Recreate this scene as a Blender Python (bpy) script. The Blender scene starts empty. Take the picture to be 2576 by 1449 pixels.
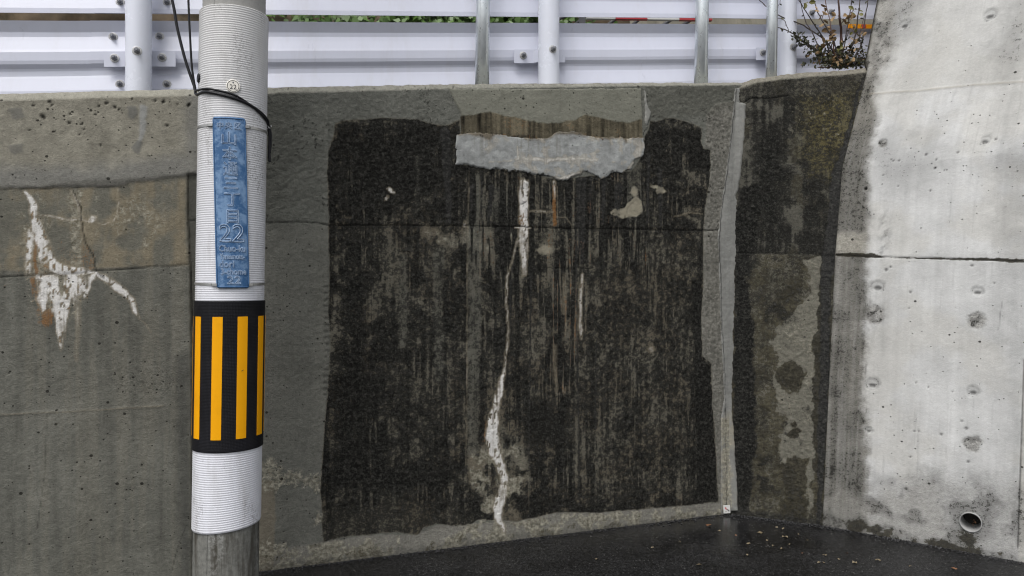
import bpy, bmesh, math, random
import numpy as np
from mathutils import Vector, Matrix

random.seed(7)
SC = bpy.context.scene
COL = SC.collection

# ------------------------------------------------------------------ camera, sky, sun, exposure
EYE = 1.55                       # eye height above the wet asphalt
FOC = 1840.0                     # focal length in image pixels (frame 2576 x 1449)
CX, CY = 1288.0, 724.5
cam = bpy.data.objects.new('camera', bpy.data.cameras.new('camera'))
COL.objects.link(cam)
cam.location = (0, 0, EYE)
cam.rotation_euler = (math.radians(90), 0, 0)
cam.data.sensor_width = 36.0
cam.data.lens = FOC / 2576.0 * 36.0
cam.data.clip_start = 0.05
cam.data.clip_end = 800.0
SC.camera = cam

SUN_EL, SUN_AZ = math.radians(58), math.radians(205)      # high, behind the viewer, veiled by cloud
world = bpy.data.worlds.new('World')
SC.world = world
world.use_nodes = True
wt = world.node_tree
wt.nodes.clear()
sky = wt.nodes.new('ShaderNodeTexSky')
sky.sky_type = 'NISHITA'
sky.sun_disc = False
sky.sun_elevation = SUN_EL
sky.sun_rotation = SUN_AZ
sky.dust_density = 4.0
hs = wt.nodes.new('ShaderNodeHueSaturation')
hs.inputs['Saturation'].default_value = 0.22               # grey cloud cover
bg = wt.nodes.new('ShaderNodeBackground')
bg.inputs['Strength'].default_value = 0.12
wo = wt.nodes.new('ShaderNodeOutputWorld')
wt.links.new(sky.outputs[0], hs.inputs['Color'])
wt.links.new(hs.outputs[0], bg.inputs['Color'])
wt.links.new(bg.outputs[0], wo.inputs['Surface'])

sl = bpy.data.lights.new('sun', 'SUN')
sl.energy = 0.9
sl.angle = math.radians(35)
sl.color = (1.0, 0.975, 0.94)
sun = bpy.data.objects.new('sun', sl)
COL.objects.link(sun)
sdir = Vector((math.sin(SUN_AZ) * math.cos(SUN_EL), math.cos(SUN_AZ) * math.cos(SUN_EL), math.sin(SUN_EL)))
sun.rotation_euler = (-sdir).to_track_quat('-Z', 'Y').to_euler()
sun.location = (0, -6, 12)

SC.view_settings.view_transform = 'Standard'
SC.view_settings.look = 'None'
SC.view_settings.gamma = 1.0
SC.view_settings.use_curve_mapping = False
SC.view_settings.exposure = 0.55
SC.cycles.use_denoising = True
SC.cycles.filter_width = 1.15
SC.cycles.max_bounces = 5
SC.cycles.diffuse_bounces = 3

# ------------------------------------------------------------------ generic helpers
def link(o):
    COL.objects.link(o)
    return o

def tag(o, label=None, cat=None, group=None, kind=None):
    if label: o['label'] = label
    if cat: o['category'] = cat
    if group: o['group'] = group
    if kind: o['kind'] = kind
    return o

def empty(name, loc=(0, 0, 0)):
    o = bpy.data.objects.new(name, None)
    o.empty_display_size = 0.1
    o.location = loc
    return link(o)

def wloc(o):
    v = Vector((0, 0, 0))
    while o is not None:
        v += Vector(o.location)
        o = o.parent
    return v

def obj(name, verts, faces, mat, parent=None, smooth=False, origin=None):
    """verts in world metres; the object's origin sits at its parent's base or at `origin`."""
    off = wloc(parent) if parent else Vector(origin or (0, 0, 0))
    me = bpy.data.meshes.new(name)
    V = np.asarray(verts, dtype=np.float64).reshape(-1, 3) - np.array(off)
    me.from_pydata(V.tolist() if not isinstance(faces, np.ndarray) else V.tolist(), [],
                   faces.tolist() if isinstance(faces, np.ndarray) else faces)
    me.materials.append(mat)
    if smooth:
        me.polygons.foreach_set('use_smooth', np.ones(len(me.polygons), dtype=bool))
    me.update()
    o = bpy.data.objects.new(name, me)
    link(o)
    if parent:
        o.parent = parent
    elif origin is not None:
        o.location = origin
    return o

def fix_normals(o):
    bm = bmesh.new(); bm.from_mesh(o.data)
    bmesh.ops.recalc_face_normals(bm, faces=bm.faces)
    bm.to_mesh(o.data); bm.free()
    return o

class MB:
    def __init__(s): s.v = []; s.f = []
    def add(s, vs, fs):
        b = len(s.v)
        s.v += [tuple(p) for p in vs]
        s.f += [tuple(b + i for i in f) for f in fs]
    def box(s, c, ax, ay, az, hx, hy, hz):
        c = Vector(c); ax, ay, az = Vector(ax), Vector(ay), Vector(az)
        vs = [c + ax * (sx * hx) + ay * (sy * hy) + az * (sz * hz) for sz in (-1, 1) for sy in (-1, 1) for sx in (-1, 1)]
        s.add(vs, [(0, 2, 3, 1), (4, 5, 7, 6), (0, 1, 5, 4), (2, 6, 7, 3), (0, 4, 6, 2), (1, 3, 7, 5)])
    def tube(s, pts, rad, n=10, caps=True):
        pts = [Vector(p) for p in pts]
        if not hasattr(rad, '__len__'): rad = [rad] * len(pts)
        rings = []
        up = Vector((0.31, 0.17, 0.93))
        for i, p in enumerate(pts):
            t = (pts[min(i + 1, len(pts) - 1)] - pts[max(i - 1, 0)]).normalized()
            a = t.cross(up)
            if a.length < 1e-3: a = t.cross(Vector((1, 0, 0)))
            a.normalize(); b = t.cross(a).normalized()
            rings.append([p + (a * math.cos(2 * math.pi * k / n) + b * math.sin(2 * math.pi * k / n)) * rad[i] for k in range(n)])
        vs = [q for r in rings for q in r]
        fs = []
        for i in range(len(pts) - 1):
            for k in range(n):
                fs.append((i * n + k, (i + 1) * n + k, (i + 1) * n + (k + 1) % n, i * n + (k + 1) % n))
        if caps:
            fs.append(tuple(range(n))); fs.append(tuple(reversed(range((len(pts) - 1) * n, len(pts) * n))))
        s.add(vs, fs)
    def lathe(s, base, axis, prof, n=24, side=None):
        """prof: list of (r, h) along the axis"""
        axis = Vector(axis).normalized(); base = Vector(base)
        a = axis.cross(Vector((0, 0, 1)))
        if a.length < 1e-3: a = Vector((1, 0, 0))
        a.normalize(); b = axis.cross(a)
        vs = []
        for r, h in prof:
            for k in range(n):
                w = 2 * math.pi * (k + 0.5) / n
                vs.append(base + axis * h + (a * math.cos(w) + b * math.sin(w)) * r)
        fs = []
        for i in range(len(prof) - 1):
            for k in range(n):
                fs.append((i * n + k, i * n + (k + 1) % n, (i + 1) * n + (k + 1) % n, (i + 1) * n + k))
        s.add(vs, fs)
    def build(s, name, mat, parent=None, smooth=False, origin=None):
        return obj(name, s.v, s.f, mat, parent, smooth, origin)

def ray(px, py, d):
    """image pixel coordinates -> world point at forward distance d"""
    return Vector(((px - CX) / FOC * d, d, EYE + (CY - py) / FOC * d))

# ------------------------------------------------------------------ noise on arrays
RNG = np.random.default_rng(11)
_LAT = RNG.random((512, 512))

def vnoise(x, y, off=0):
    x = x + 37.7 * off + 100.0; y = y + 91.3 * off + 100.0
    xi = np.floor(x).astype(np.int64); yi = np.floor(y).astype(np.int64)
    fx = x - xi; fy = y - yi
    fx = fx * fx * (3 - 2 * fx); fy = fy * fy * (3 - 2 * fy)
    a = _LAT[xi % 512, yi % 512]; b = _LAT[(xi + 1) % 512, yi % 512]
    c = _LAT[xi % 512, (yi + 1) % 512]; d = _LAT[(xi + 1) % 512, (yi + 1) % 512]
    return (a * (1 - fx) + b * fx) * (1 - fy) + (c * (1 - fx) + d * fx) * fy

def fbm(x, y, oct=4, off=0, gain=0.55):
    s = 0; a = 1; t = 0
    for i in range(oct):
        ca, sa = math.cos(0.62 + 1.1 * i), math.sin(0.62 + 1.1 * i); f = 2.03 ** i
        s = s + a * vnoise((x * ca - y * sa) * f, (x * sa + y * ca) * f, off + i * 3); t += a; a *= gain
    return s / t

def sstep(a, b, x):
    t = np.clip((x - a) / (b - a), 0, 1)
    return t * t * (3 - 2 * t)

# ------------------------------------------------------------------ node helpers
class NT:
    def __init__(s, name):
        s.mat = bpy.data.materials.new(name); s.mat.use_nodes = True
        s.t = s.mat.node_tree; s.t.nodes.clear()
        s.out = s.t.nodes.new('ShaderNodeOutputMaterial')
        s.b = s.t.nodes.new('ShaderNodeBsdfPrincipled')
        s.t.links.new(s.b.outputs[0], s.out.inputs['Surface'])
    def put(s, sock, v):
        if isinstance(v, bpy.types.NodeSocket): s.t.links.new(v, sock)
        elif v is not None:
            if sock.type == 'RGBA' and len(v) == 3: v = (*v, 1)
            sock.default_value = v
    def m(s, op, a, b=None, c=None, clamp=False):
        n = s.t.nodes.new('ShaderNodeMath'); n.operation = op; n.use_clamp = clamp
        s.put(n.inputs[0], a)
        if b is not None: s.put(n.inputs[1], b)
        if c is not None: s.put(n.inputs[2], c)
        return n.outputs[0]
    def mr(s, x, a, b, lo=0.0, hi=1.0, smooth=False):
        n = s.t.nodes.new('ShaderNodeMapRange')
        n.interpolation_type = 'SMOOTHSTEP' if smooth else 'LINEAR'
        n.clamp = True
        s.put(n.inputs[0], x); n.inputs[1].default_value = a; n.inputs[2].default_value = b
        s.put(n.inputs[3], lo); s.put(n.inputs[4], hi)
        return n.outputs[0]
    def mix(s, f, a, b, typ='MIX'):
        n = s.t.nodes.new('ShaderNodeMix'); n.data_type = 'RGBA'; n.blend_type = typ
        s.put(n.inputs[0], f); s.put(n.inputs[6], a); s.put(n.inputs[7], b)
        return n.outputs[2]
    def noise(s, vec, scale, detail=3, rough=0.6, dist=0.0):
        n = s.t.nodes.new('ShaderNodeTexNoise')
        s.put(n.inputs['Vector'], vec); n.inputs['Scale'].default_value = scale
        n.inputs['Detail'].default_value = detail; n.inputs['Roughness'].default_value = rough
        n.inputs['Distortion'].default_value = dist
        return n.outputs[0]
    def vor(s, vec, scale, feature='F1', rnd=1.0):
        n = s.t.nodes.new('ShaderNodeTexVoronoi'); n.feature = feature
        s.put(n.inputs['Vector'], vec); n.inputs['Scale'].default_value = scale
        n.inputs['Randomness'].default_value = rnd
        return n.outputs['Distance'], n.outputs['Color']
    def coord(s, kind='Object'):
        return s.t.nodes.new('ShaderNodeTexCoord').outputs[kind]
    def mapping(s, vec, scale=(1, 1, 1), loc=(0, 0, 0)):
        n = s.t.nodes.new('ShaderNodeMapping'); s.put(n.inputs[0], vec)
        n.inputs['Scale'].default_value = scale; n.inputs['Location'].default_value = loc
        return n.outputs[0]
    def attr(s, name):
        n = s.t.nodes.new('ShaderNodeAttribute'); n.attribute_name = name
        return n
    def sep(s, c):
        n = s.t.nodes.new('ShaderNodeSeparateColor'); s.put(n.inputs[0], c); return n.outputs
    def bump(s, h, strength, dist):
        n = s.t.nodes.new('ShaderNodeBump'); s.put(n.inputs['Height'], h)
        s.put(n.inputs['Strength'], strength); n.inputs['Distance'].default_value = dist
        s.t.links.new(n.outputs[0], s.b.inputs['Normal'])
    def set(s, **k):
        for key, v in k.items(): s.put(s.b.inputs[key.replace('_', ' ')], v)

# ------------------------------------------------------------------ materials
def wall_material():
    """weathered cast concrete: cement tone plus layers of biofilm, moss, salts, rust and damp read from the wall"""
    g = NT('weathered_concrete')
    uv = g.coord('UV')
    A = g.attr('base'); M1 = g.attr('growth'); M2 = g.attr('salts')
    algae, moss, lime = g.sep(M1.outputs['Color'])[:3]; rust = M1.outputs['Alpha']
    wet, pit, crack = g.sep(M2.outputs['Color'])[:3]; sand = M2.outputs['Alpha']
    rough = A.outputs['Alpha']
    nf = g.noise(uv, 150, 4, 0.72)
    nm = g.noise(uv, 42, 4, 0.62)
    nl = g.noise(uv, 5, 5, 0.6)
    st = g.noise(g.mapping(uv, (1, 0.05, 1)), 95, 3, 0.6)
    vd, vc = g.vor(uv, 85)
    vrnd = g.sep(vc)[0]
    # signed grain
    gf = g.m('MULTIPLY', g.m('SUBTRACT', nf, 0.5), 2.4)
    gm = g.m('MULTIPLY', g.m('SUBTRACT', nm, 0.5), 2.0)
    gs = g.m('MULTIPLY', g.m('SUBTRACT', st, 0.5), 2.2)
    gv = g.m('SUBTRACT', vrnd, 0.5)
    gran = g.m('ADD', g.m('ADD', gf, gm), g.m('MULTIPLY', gv, 0.55))
    def layer(mask, grain, k, lo=0.3, hi=0.7):
        q = g.m('MULTIPLY', g.m('MULTIPLY', mask, g.m('SUBTRACT', 1.0, mask)), k)
        return g.mr(g.m('ADD', mask, g.m('MULTIPLY', q, grain)), lo, hi, smooth=True)
    # cement
    gr2 = g.m('MULTIPLY', gran, g.m('MULTIPLY_ADD', rough, 0.42, 0.07))
    lum = g.m('ADD', g.m('ADD', gr2, 1.0), g.m('MULTIPLY', g.m('SUBTRACT', nl, 0.5), 0.55))
    lum = g.m('ADD', lum, g.m('MULTIPLY', gs, 0.05))
    lum = g.m('MAXIMUM', lum, 0.18)
    c = g.mix(1.0, A.outputs['Color'], lum, 'MULTIPLY')
    c = g.mix(g.m('MULTIPLY', layer(sand, gran, 2.6), 0.92), c, g.mix(g.mr(nm, 0.35, 0.68), (0.10, 0.092, 0.066), (0.42, 0.40, 0.325)))
    c = g.mix(g.m('MULTIPLY', layer(moss, gran, 2.4), 0.88), c, g.mix(g.mr(vrnd, 0.0, 1.0), (0.022, 0.020, 0.013), (0.076, 0.067, 0.043)))
    wd = g.m('MULTIPLY_ADD', wet, -0.55, 1.0)
    c = g.mix(1.0, c, wd, 'MULTIPLY')
    lit = g.m('POWER', g.mr(g.m('ADD', g.m('MULTIPLY_ADD', nf, 0.6, g.m('MULTIPLY', nm, 0.45)), g.m('MULTIPLY', vrnd, 0.16)), 0.40, 0.95), 2.4)
    dark = g.mix(lit, (0.0055, 0.0056, 0.0054), (0.150, 0.147, 0.130))
    soft = g.m('MULTIPLY', algae, 0.42)
    c = g.mix(1.0, c, g.m('SUBTRACT', 1.0, soft), 'MULTIPLY')
    c = g.mix(g.m('MULTIPLY', layer(algae, gran, 2.5, 0.33, 0.68), 0.97), c, dark)
    c = g.mix(g.m('MULTIPLY', layer(rust, g.m('ADD', gran, gs), 1.6), 0.8), c, g.mix(nm, (0.30, 0.14, 0.045), (0.17, 0.10, 0.05)))
    lg = g.m('ADD', gran, g.m('MULTIPLY', gs, 1.3))
    lf = g.m('MULTIPLY', lime, g.m('MULTIPLY_ADD', lg, 0.38, 1.0), clamp=True)
    lcol = g.mix(g.mr(g.m('ADD', lime, g.m('MULTIPLY', g.m('ADD', gm, gs), 0.22)), 0.35, 1.0), (0.33, 0.285, 0.205), (0.76, 0.745, 0.72))
    c = g.mix(g.mr(lf, 0.05, 0.95), c, lcol)
    # blow holes
    hole = None
    for sc_, pw, rm, wd_ in ((26, 2.6, 0.26, 0.03), (58, 1.8, 0.30, 0.06)):
        pd, pc = g.vor(g.mapping(uv, (1.0, 1.15, 1), (sc_ * 0.37, 0.2, 0)), sc_)
        prs = g.sep(pc)
        rad = g.m('MULTIPLY', g.m('POWER', prs[0], pw), rm)
        pd = g.m('ADD', pd, g.m('MULTIPLY', gf, 0.04))
        hh_ = g.m('MULTIPLY', g.mr(g.m('SUBTRACT', rad, pd), 0.0, wd_), g.m('LESS_THAN', prs[1], pit))
        hole = hh_ if hole is None else g.m('MAXIMUM', hole, hh_)
    c = g.mix(g.m('MULTIPLY', hole, 0.85), c, (0.02, 0.019, 0.016))
    c = g.mix(crack, c, (0.010, 0.010, 0.009))
    g.set(Base_Color=c)
    g.set(Roughness=g.m('MULTIPLY_ADD', wet, -0.45, 0.88))
    g.set(Specular_IOR_Level=g.m('MULTIPLY_ADD', wet, 0.28, 0.06))
    h = g.m('ADD', g.m('MULTIPLY', gran, g.m('MULTIPLY_ADD', rough, 0.9, 0.12)), g.m('MULTIPLY', hole, -2.0))
    g.bump(h, 0.85, 0.0045)
    return g.mat

def simple(name, col, rough=0.6, metal=0.0, var=0.12, scale=30, bump=0.0, bscale=200, spec=0.5, stretch=(1, 1, 1), dirt=None, dirt_amt=0.4):
    g = NT(name)
    co = g.mapping(g.coord('Object'), stretch)
    n = g.noise(co, scale, 5, 0.65)
    v = g.m('MULTIPLY_ADD', g.m('SUBTRACT', n, 0.5), var * 2, 1.0)
    c = g.mix(1.0, (*col, 1), v, 'MULTIPLY')
    if dirt:
        n2 = g.noise(co, scale * 0.37, 6, 0.7)
        c = g.mix(g.m('MULTIPLY', g.mr(n2, 0.48, 0.72, smooth=True), dirt_amt), c, (*dirt, 1))
    g.set(Base_Color=c, Metallic=metal)
    g.set(Roughness=g.m('MULTIPLY_ADD', g.m('SUBTRACT', n, 0.5), 0.25, rough))
    g.b.inputs['Specular IOR Level'].default_value = spec
    if bump: g.bump(g.noise(co, bscale, 4, 0.7), bump, 0.003)
    return g.mat

def asphalt_material():
    g = NT('wet_asphalt')
    co = g.coord('Object')
    d, cc = g.vor(co, 130)
    r = g.sep(cc)
    n = g.noise(co, 3.0, 5, 0.6); nf = g.noise(co, 120, 3, 0.7); d2, c2 = g.vor(co, 42); r2 = g.sep(c2); nmid = g.noise(co, 35, 4, 0.7)
    stone = g.mr(r[0], 0.0, 1.0, 0.003, 0.024)
    pale = g.m('GREATER_THAN', r[1], 0.965)
    c = g.mix(g.m('MULTIPLY', pale, g.mr(d, 0.25, 0.45, 1.0, 0.0)), g.mix(1.0, (1, 1, 1.04), stone, 'MULTIPLY'), (0.16, 0.16, 0.15))
    c = g.mix(1.0, c, g.mr(n, 0.3, 0.7, 0.6, 1.4), 'MULTIPLY')
    c = g.mix(1.0, c, g.mr(nmid, 0.3, 0.7, 0.35, 1.65), 'MULTIPLY')
    chip = g.m('MULTIPLY', g.m('GREATER_THAN', r2[1], 0.95), g.mr(d2, 0.10, 0.22, 1.0, 0.0))
    c = g.mix(chip, c, g.mix(r2[0], (0.05, 0.05, 0.048), (0.20, 0.195, 0.18)))
    g.set(Base_Color=c)
    # the film of water is deepest at the foot of the corner
    ps = g.t.nodes.new('ShaderNodeSeparateXYZ'); g.put(ps.inputs[0], co)
    dx = g.m('SUBTRACT', ps.outputs[0], 1.35); dy = g.m('SUBTRACT', ps.outputs[1], 4.75)
    rr = g.m('SQRT', g.m('ADD', g.m('MULTIPLY', g.m('MULTIPLY', dx, dx), 0.45), g.m('MULTIPLY', dy, dy)))
    film = g.mr(g.m('ADD', rr, g.m('MULTIPLY', g.m('SUBTRACT', n, 0.5), 0.9)), 0.12, 0.85, 1.0, 0.0, smooth=True)
    g.set(Roughness=g.m('SUBTRACT', g.mr(nf, 0.3, 0.7, 0.32, 0.50), g.m('MULTIPLY', film, 0.26)))
    g.b.inputs['Specular IOR Level'].default_value = 0.26
    hh = g.m('ADD', g.m('ADD', g.m('MULTIPLY', d, -1.0), g.m('MULTIPLY', r[2], 0.5)), g.m('MULTIPLY', nmid, 1.6))
    g.bump(hh, g.m('MULTIPLY_ADD', film, -0.45, 0.55), 0.0035)
    return g.mat

M_WALL = wall_material()
M_ROAD = asphalt_material()
M_UPROAD = simple('upper_asphalt', (0.06, 0.06, 0.06), 0.8, bump=0.4)
def pole_foot_material():
    g = NT('stained_pole_concrete')
    co = g.coord('Object')
    a = g.noise(g.mapping(co, (1, 1, 0.10)), 16, 5, 0.65); n2 = g.noise(co, 55, 5, 0.7); n3 = g.noise(g.mapping(co, (1, 1, 0.3), (3, 1, 0)), 9, 4, 0.6)
    c = g.mix(g.mr(n2, 0.3, 0.7), (0.13, 0.13, 0.12), (0.24, 0.24, 0.22))
    c = g.mix(g.m('MULTIPLY', g.mr(a, 0.44, 0.66, smooth=True), 0.85), c, (0.042, 0.036, 0.026))
    c = g.mix(g.m('MULTIPLY', g.mr(n3, 0.54, 0.66), g.mr(n2, 0.42, 0.6)), c, (0.36, 0.36, 0.345))
    g.set(Base_Color=c, Roughness=0.7)
    g.b.inputs['Specular IOR Level'].default_value = 0.15
    g.bump(n2, 0.3, 0.003)
    return g.mat
M_POLE = pole_foot_material()
M_POLETOP = simple('clean_pole_concrete', (0.32, 0.315, 0.30), 0.85, var=0.25, scale=60, bump=0.3)
M_RAIL = simple('white_rail_paint', (0.60, 0.62, 0.72), 0.32, var=0.04, scale=6, dirt=(0.44, 0.43, 0.43), dirt_amt=0.22, stretch=(2.5, 2.5, 0.4))
M_POST = simple('white_post_paint', (0.66, 0.685, 0.765), 0.25, var=0.03, scale=8, dirt=(0.5, 0.49, 0.47), dirt_amt=0.15)
M_GALV = simple('galvanised_steel', (0.66, 0.70, 0.72), 0.30, metal=0.72, var=0.28, scale=38, dirt=(0.86, 0.89, 0.90), dirt_amt=0.8, stretch=(1, 1, 0.4))
M_BOLT = simple('weathered_bolt', (0.24, 0.245, 0.26), 0.5, metal=0.6, var=0.35, scale=120)
M_WASHER = simple('zinc_washer', (0.50, 0.50, 0.50), 0.45, metal=0.3, var=0.35, scale=150, dirt=(0.12, 0.11, 0.10), dirt_amt=0.6)
M_BLACK = simple('black_cable_sheath', (0.008, 0.008, 0.010), 0.42, var=0.2, spec=0.3)
M_BANDBLK = None
M_YEL = simple('yellow_reflective_film', (0.90, 0.40, 0.004), 0.5, var=0.04, scale=9, dirt=(0.55, 0.23, 0.008), dirt_amt=0.35, spec=0.15)
M_STEEL = simple('stainless_strap', (0.42, 0.42, 0.41), 0.35, metal=0.7, var=0.15, scale=40)
M_DISC = simple('cream_enamel', (0.85, 0.82, 0.74), 0.4, var=0.06)
M_INK = simple('faded_black_paint', (0.03, 0.03, 0.035), 0.6)
M_LETTER = simple('worn_highlit_enamel', (0.36, 0.47, 0.63), 0.45, var=0.6, scale=45)  # worn enamel, with the embossing's highlights put into the pale tone
M_PVC = simple('grey_pvc', (0.36, 0.36, 0.355), 0.4, var=0.1, dirt=(0.2, 0.19, 0.17), dirt_amt=0.5)
M_PIPE_END = simple('dark_pipe_end', (0.02, 0.018, 0.015), 0.8, bump=0.5, bscale=90)
M_STEM = simple('red_brown_stem', (0.075, 0.038, 0.030), 0.7, var=0.4, scale=30)
M_TWIG = simple('grey_brown_twig', (0.055, 0.043, 0.038), 0.75, var=0.4, scale=30)
M_LEAFD = simple('dark_leaf', (0.040, 0.042, 0.020), 0.6, var=0.6, scale=60)
M_LEAFT = simple('dry_tan_leaf', (0.30, 0.20, 0.10), 0.7, var=0.5, scale=60)
M_LEAFO = simple('olive_leaf', (0.13, 0.125, 0.028), 0.55, var=0.4, scale=60)
M_LEAFY = simple('fallen_yellow_leaf', (0.17, 0.135, 0.08), 0.55, var=0.3, scale=80)
M_LEAFB = simple('fallen_brown_leaf', (0.16, 0.075, 0.035), 0.55, var=0.4, scale=80)
M_IVY = simple('ivy_leaf', (0.065, 0.130, 0.022), 0.45, var=0.7, scale=9)
M_EARTH = simple('brown_stone', (0.115, 0.085, 0.052), 0.9, var=0.8, scale=7, bump=0.8, bscale=25, dirt=(0.03, 0.03, 0.015), dirt_amt=0.8)
M_OLDCON = simple('old_mossy_concrete', (0.26, 0.24, 0.19), 0.9, var=0.5, scale=9, bump=0.5, bscale=40, dirt=(0.09, 0.08, 0.045), dirt_amt=0.8, stretch=(1, 1, 0.35))
M_IRON = simple('dark_iron', (0.05, 0.05, 0.055), 0.5, var=0.2)
M_RED = simple('red_paint', (0.45, 0.035, 0.045), 0.45)
M_WHITE = simple('white_paint', (0.62, 0.62, 0.60), 0.45, var=0.1)
M_ORANGE = simple('orange_tape', (0.85, 0.33, 0.01), 0.4, var=0.08)

def sleeve_material():
    g = NT('white_ribbed_plastic')
    co = g.coord('Object')
    ps = g.t.nodes.new('ShaderNodeSeparateXYZ'); g.put(ps.inputs[0], co)
    z = ps.outputs[2]
    n = g.noise(g.mapping(co, (1, 1, 0.18)), 14, 5, 0.65)
    nf = g.noise(co, 110, 4, 0.75)
    c = g.mix(g.mr(z, 1.35, 2.9), (0.74, 0.75, 0.80), (0.60, 0.595, 0.585))          # upper sheet has yellowed and greyed
    c = g.mix(g.m('MULTIPLY', g.mr(n, 0.45, 0.75, smooth=True), 0.35), c, (0.36, 0.35, 0.33))
    n9 = g.noise(g.mapping(co, (1, 1, 0.35), (5, 2, 1)), 7, 4, 0.6)
    spot = g.m('MULTIPLY', g.mr(nf, 0.50, 0.66), g.mr(n9, 0.52, 0.62))
    c = g.mix(g.m('MULTIPLY', spot, 0.75), c, (0.14, 0.13, 0.12))
    g.set(Base_Color=c, Roughness=0.42)
    g.b.inputs['Specular IOR Level'].default_value = 0.4
    return g.mat
M_SLEEVE = sleeve_material()

def band_material():
    g = NT('black_dimpled_rubber')
    uv = g.coord('UV')
    d, _ = g.vor(uv, 150, rnd=0.0)
    n = g.noise(uv, 8, 4)
    c = g.mix(g.mr(d, 0.1, 0.45), (0.017, 0.017, 0.021), (0.006, 0.006, 0.008))
    g.b.inputs['Specular IOR Level'].default_value = 0.22
    c = g.mix(1.0, c, g.mr(n, 0.3, 0.7, 0.7, 1.3), 'MULTIPLY')
    g.set(Base_Color=c, Roughness=0.48)
    g.bump(g.m('MULTIPLY', d, -1.0), 0.4, 0.003)
    return g.mat
M_BANDBLK = band_material()

def plate_material():
    g = NT('weathered_blue_enamel')
    co = g.coord('UV')
    n = g.noise(co, 13, 5, 0.62, 0.4); n2 = g.noise(co, 55, 4, 0.7)
    f = g.mr(g.m('ADD', n, g.m('MULTIPLY', g.m('SUBTRACT', n2, 0.5), 0.45)), 0.38, 0.62, smooth=True)
    c = g.mix(f, (0.028, 0.105, 0.250), (0.170, 0.290, 0.475))
    c = g.mix(g.mr(n2, 0.66, 0.75), c, (0.45, 0.52, 0.62))
    g.set(Base_Color=c, Roughness=0.42)
    g.bump(n2, 0.15, 0.002)
    return g.mat
M_PLATE = plate_material()

# ------------------------------------------------------------------ walls: geometry of the three planes
K_MAIN = 0.36
def lin(t, a, b): return a + (b - a) * t
# foot of the corner, foot of the joint, foot at the right edge of the view
CORNER_B = np.array([1.480, 5.026]); JOINT_B = np.array([2.016, 4.781]); RIGHT_B = np.array([2.891, 4.130])
RDIR = (RIGHT_B - JOINT_B) / np.linalg.norm(RIGHT_B - JOINT_B)
# joint between return wall and tall wall climbs and leans back: (x, y, z)
_J = [(2.016, 4.781, 0.0)]
for px, py, d in ((2096, 645, 4.87), (2114, 425, 4.935), (2152, 275, 4.99), (2178, 175, 5.02), (2212, 0, 5.09), (2300, -450, 5.26)):
    p = ray(px, py, d); _J.append((p.x, p.y, p.z))
_J = np.array(_J)

class Wall:
    def __init__(s, kind): s.kind = kind
    def A(s, z):
        z = np.asarray(z, dtype=float)
        if s.kind == 'main':
            return np.stack([np.zeros_like(z), np.full_like(z, 4.4932)], -1)
        if s.kind == 'flank':
            t = z / 3.0
            return np.stack([1.480 + 0.064 * t, 5.026 + 0.023 * t], -1)
        zz = np.clip(z, -0.3, 4.6)
        x = np.interp(zz, _J[:, 2], _J[:, 0]); y = np.interp(zz, _J[:, 2], _J[:, 1])
        return np.stack([x, y], -1)
    def D(s, z):
        z = np.asarray(z, dtype=float)
        if s.kind == 'main':
            v = np.array([1.0, K_MAIN]) / math.hypot(1, K_MAIN)
            return np.broadcast_to(v, z.shape + (2,))
        if s.kind == 'flank':
            t = z / 3.0
            B = np.stack([np.interp(z, _J[:, 2], _J[:, 0]), np.interp(z, _J[:, 2], _J[:, 1])], -1)
            v = B - s.A(z)
            return v / np.linalg.norm(v, axis=-1, keepdims=True)
        return np.broadcast_to(RDIR, z.shape + (2,))
    def N(s):
        d = s.D(np.array(1.0))
        n = np.array([d[1], -d[0], 0.0])
        if s.kind == 'right': n = np.array([d[1], -d[0], 0.12])
        return n / np.linalg.norm(n)
    def uz(s, px, py):
        """image pixel coordinates -> metres along the wall and height"""
        px = np.asarray(px, float); py = np.asarray(py, float)
        c = (px - CX) / FOC; e = (CY - py) / FOC
        z = np.full_like(px, 1.5)
        for _ in range(12):
            A = s.A(z); D = s.D(z)
            den = D[..., 0] - c * D[..., 1]
            u = (c * A[..., 1] - A[..., 0]) / den
            d = A[..., 1] + u * D[..., 1]
            z = EYE + e * d
        return u, z
    def scale(s, px, py):
        u, z = s.uz(px, py)
        return (s.A(z)[..., 1] + u * s.D(z)[..., 1]) / FOC
    def pos(s, u, z, h=0.0):
        A = s.A(z); D = s.D(z); n = s.N()
        p = np.empty(np.shape(u) + (3,))
        p[..., 0] = A[..., 0] + u * D[..., 0] + n[0] * h
        p[..., 1] = A[..., 1] + u * D[..., 1] + n[1] * h
        p[..., 2] = z + n[2] * h
        return p

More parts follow.
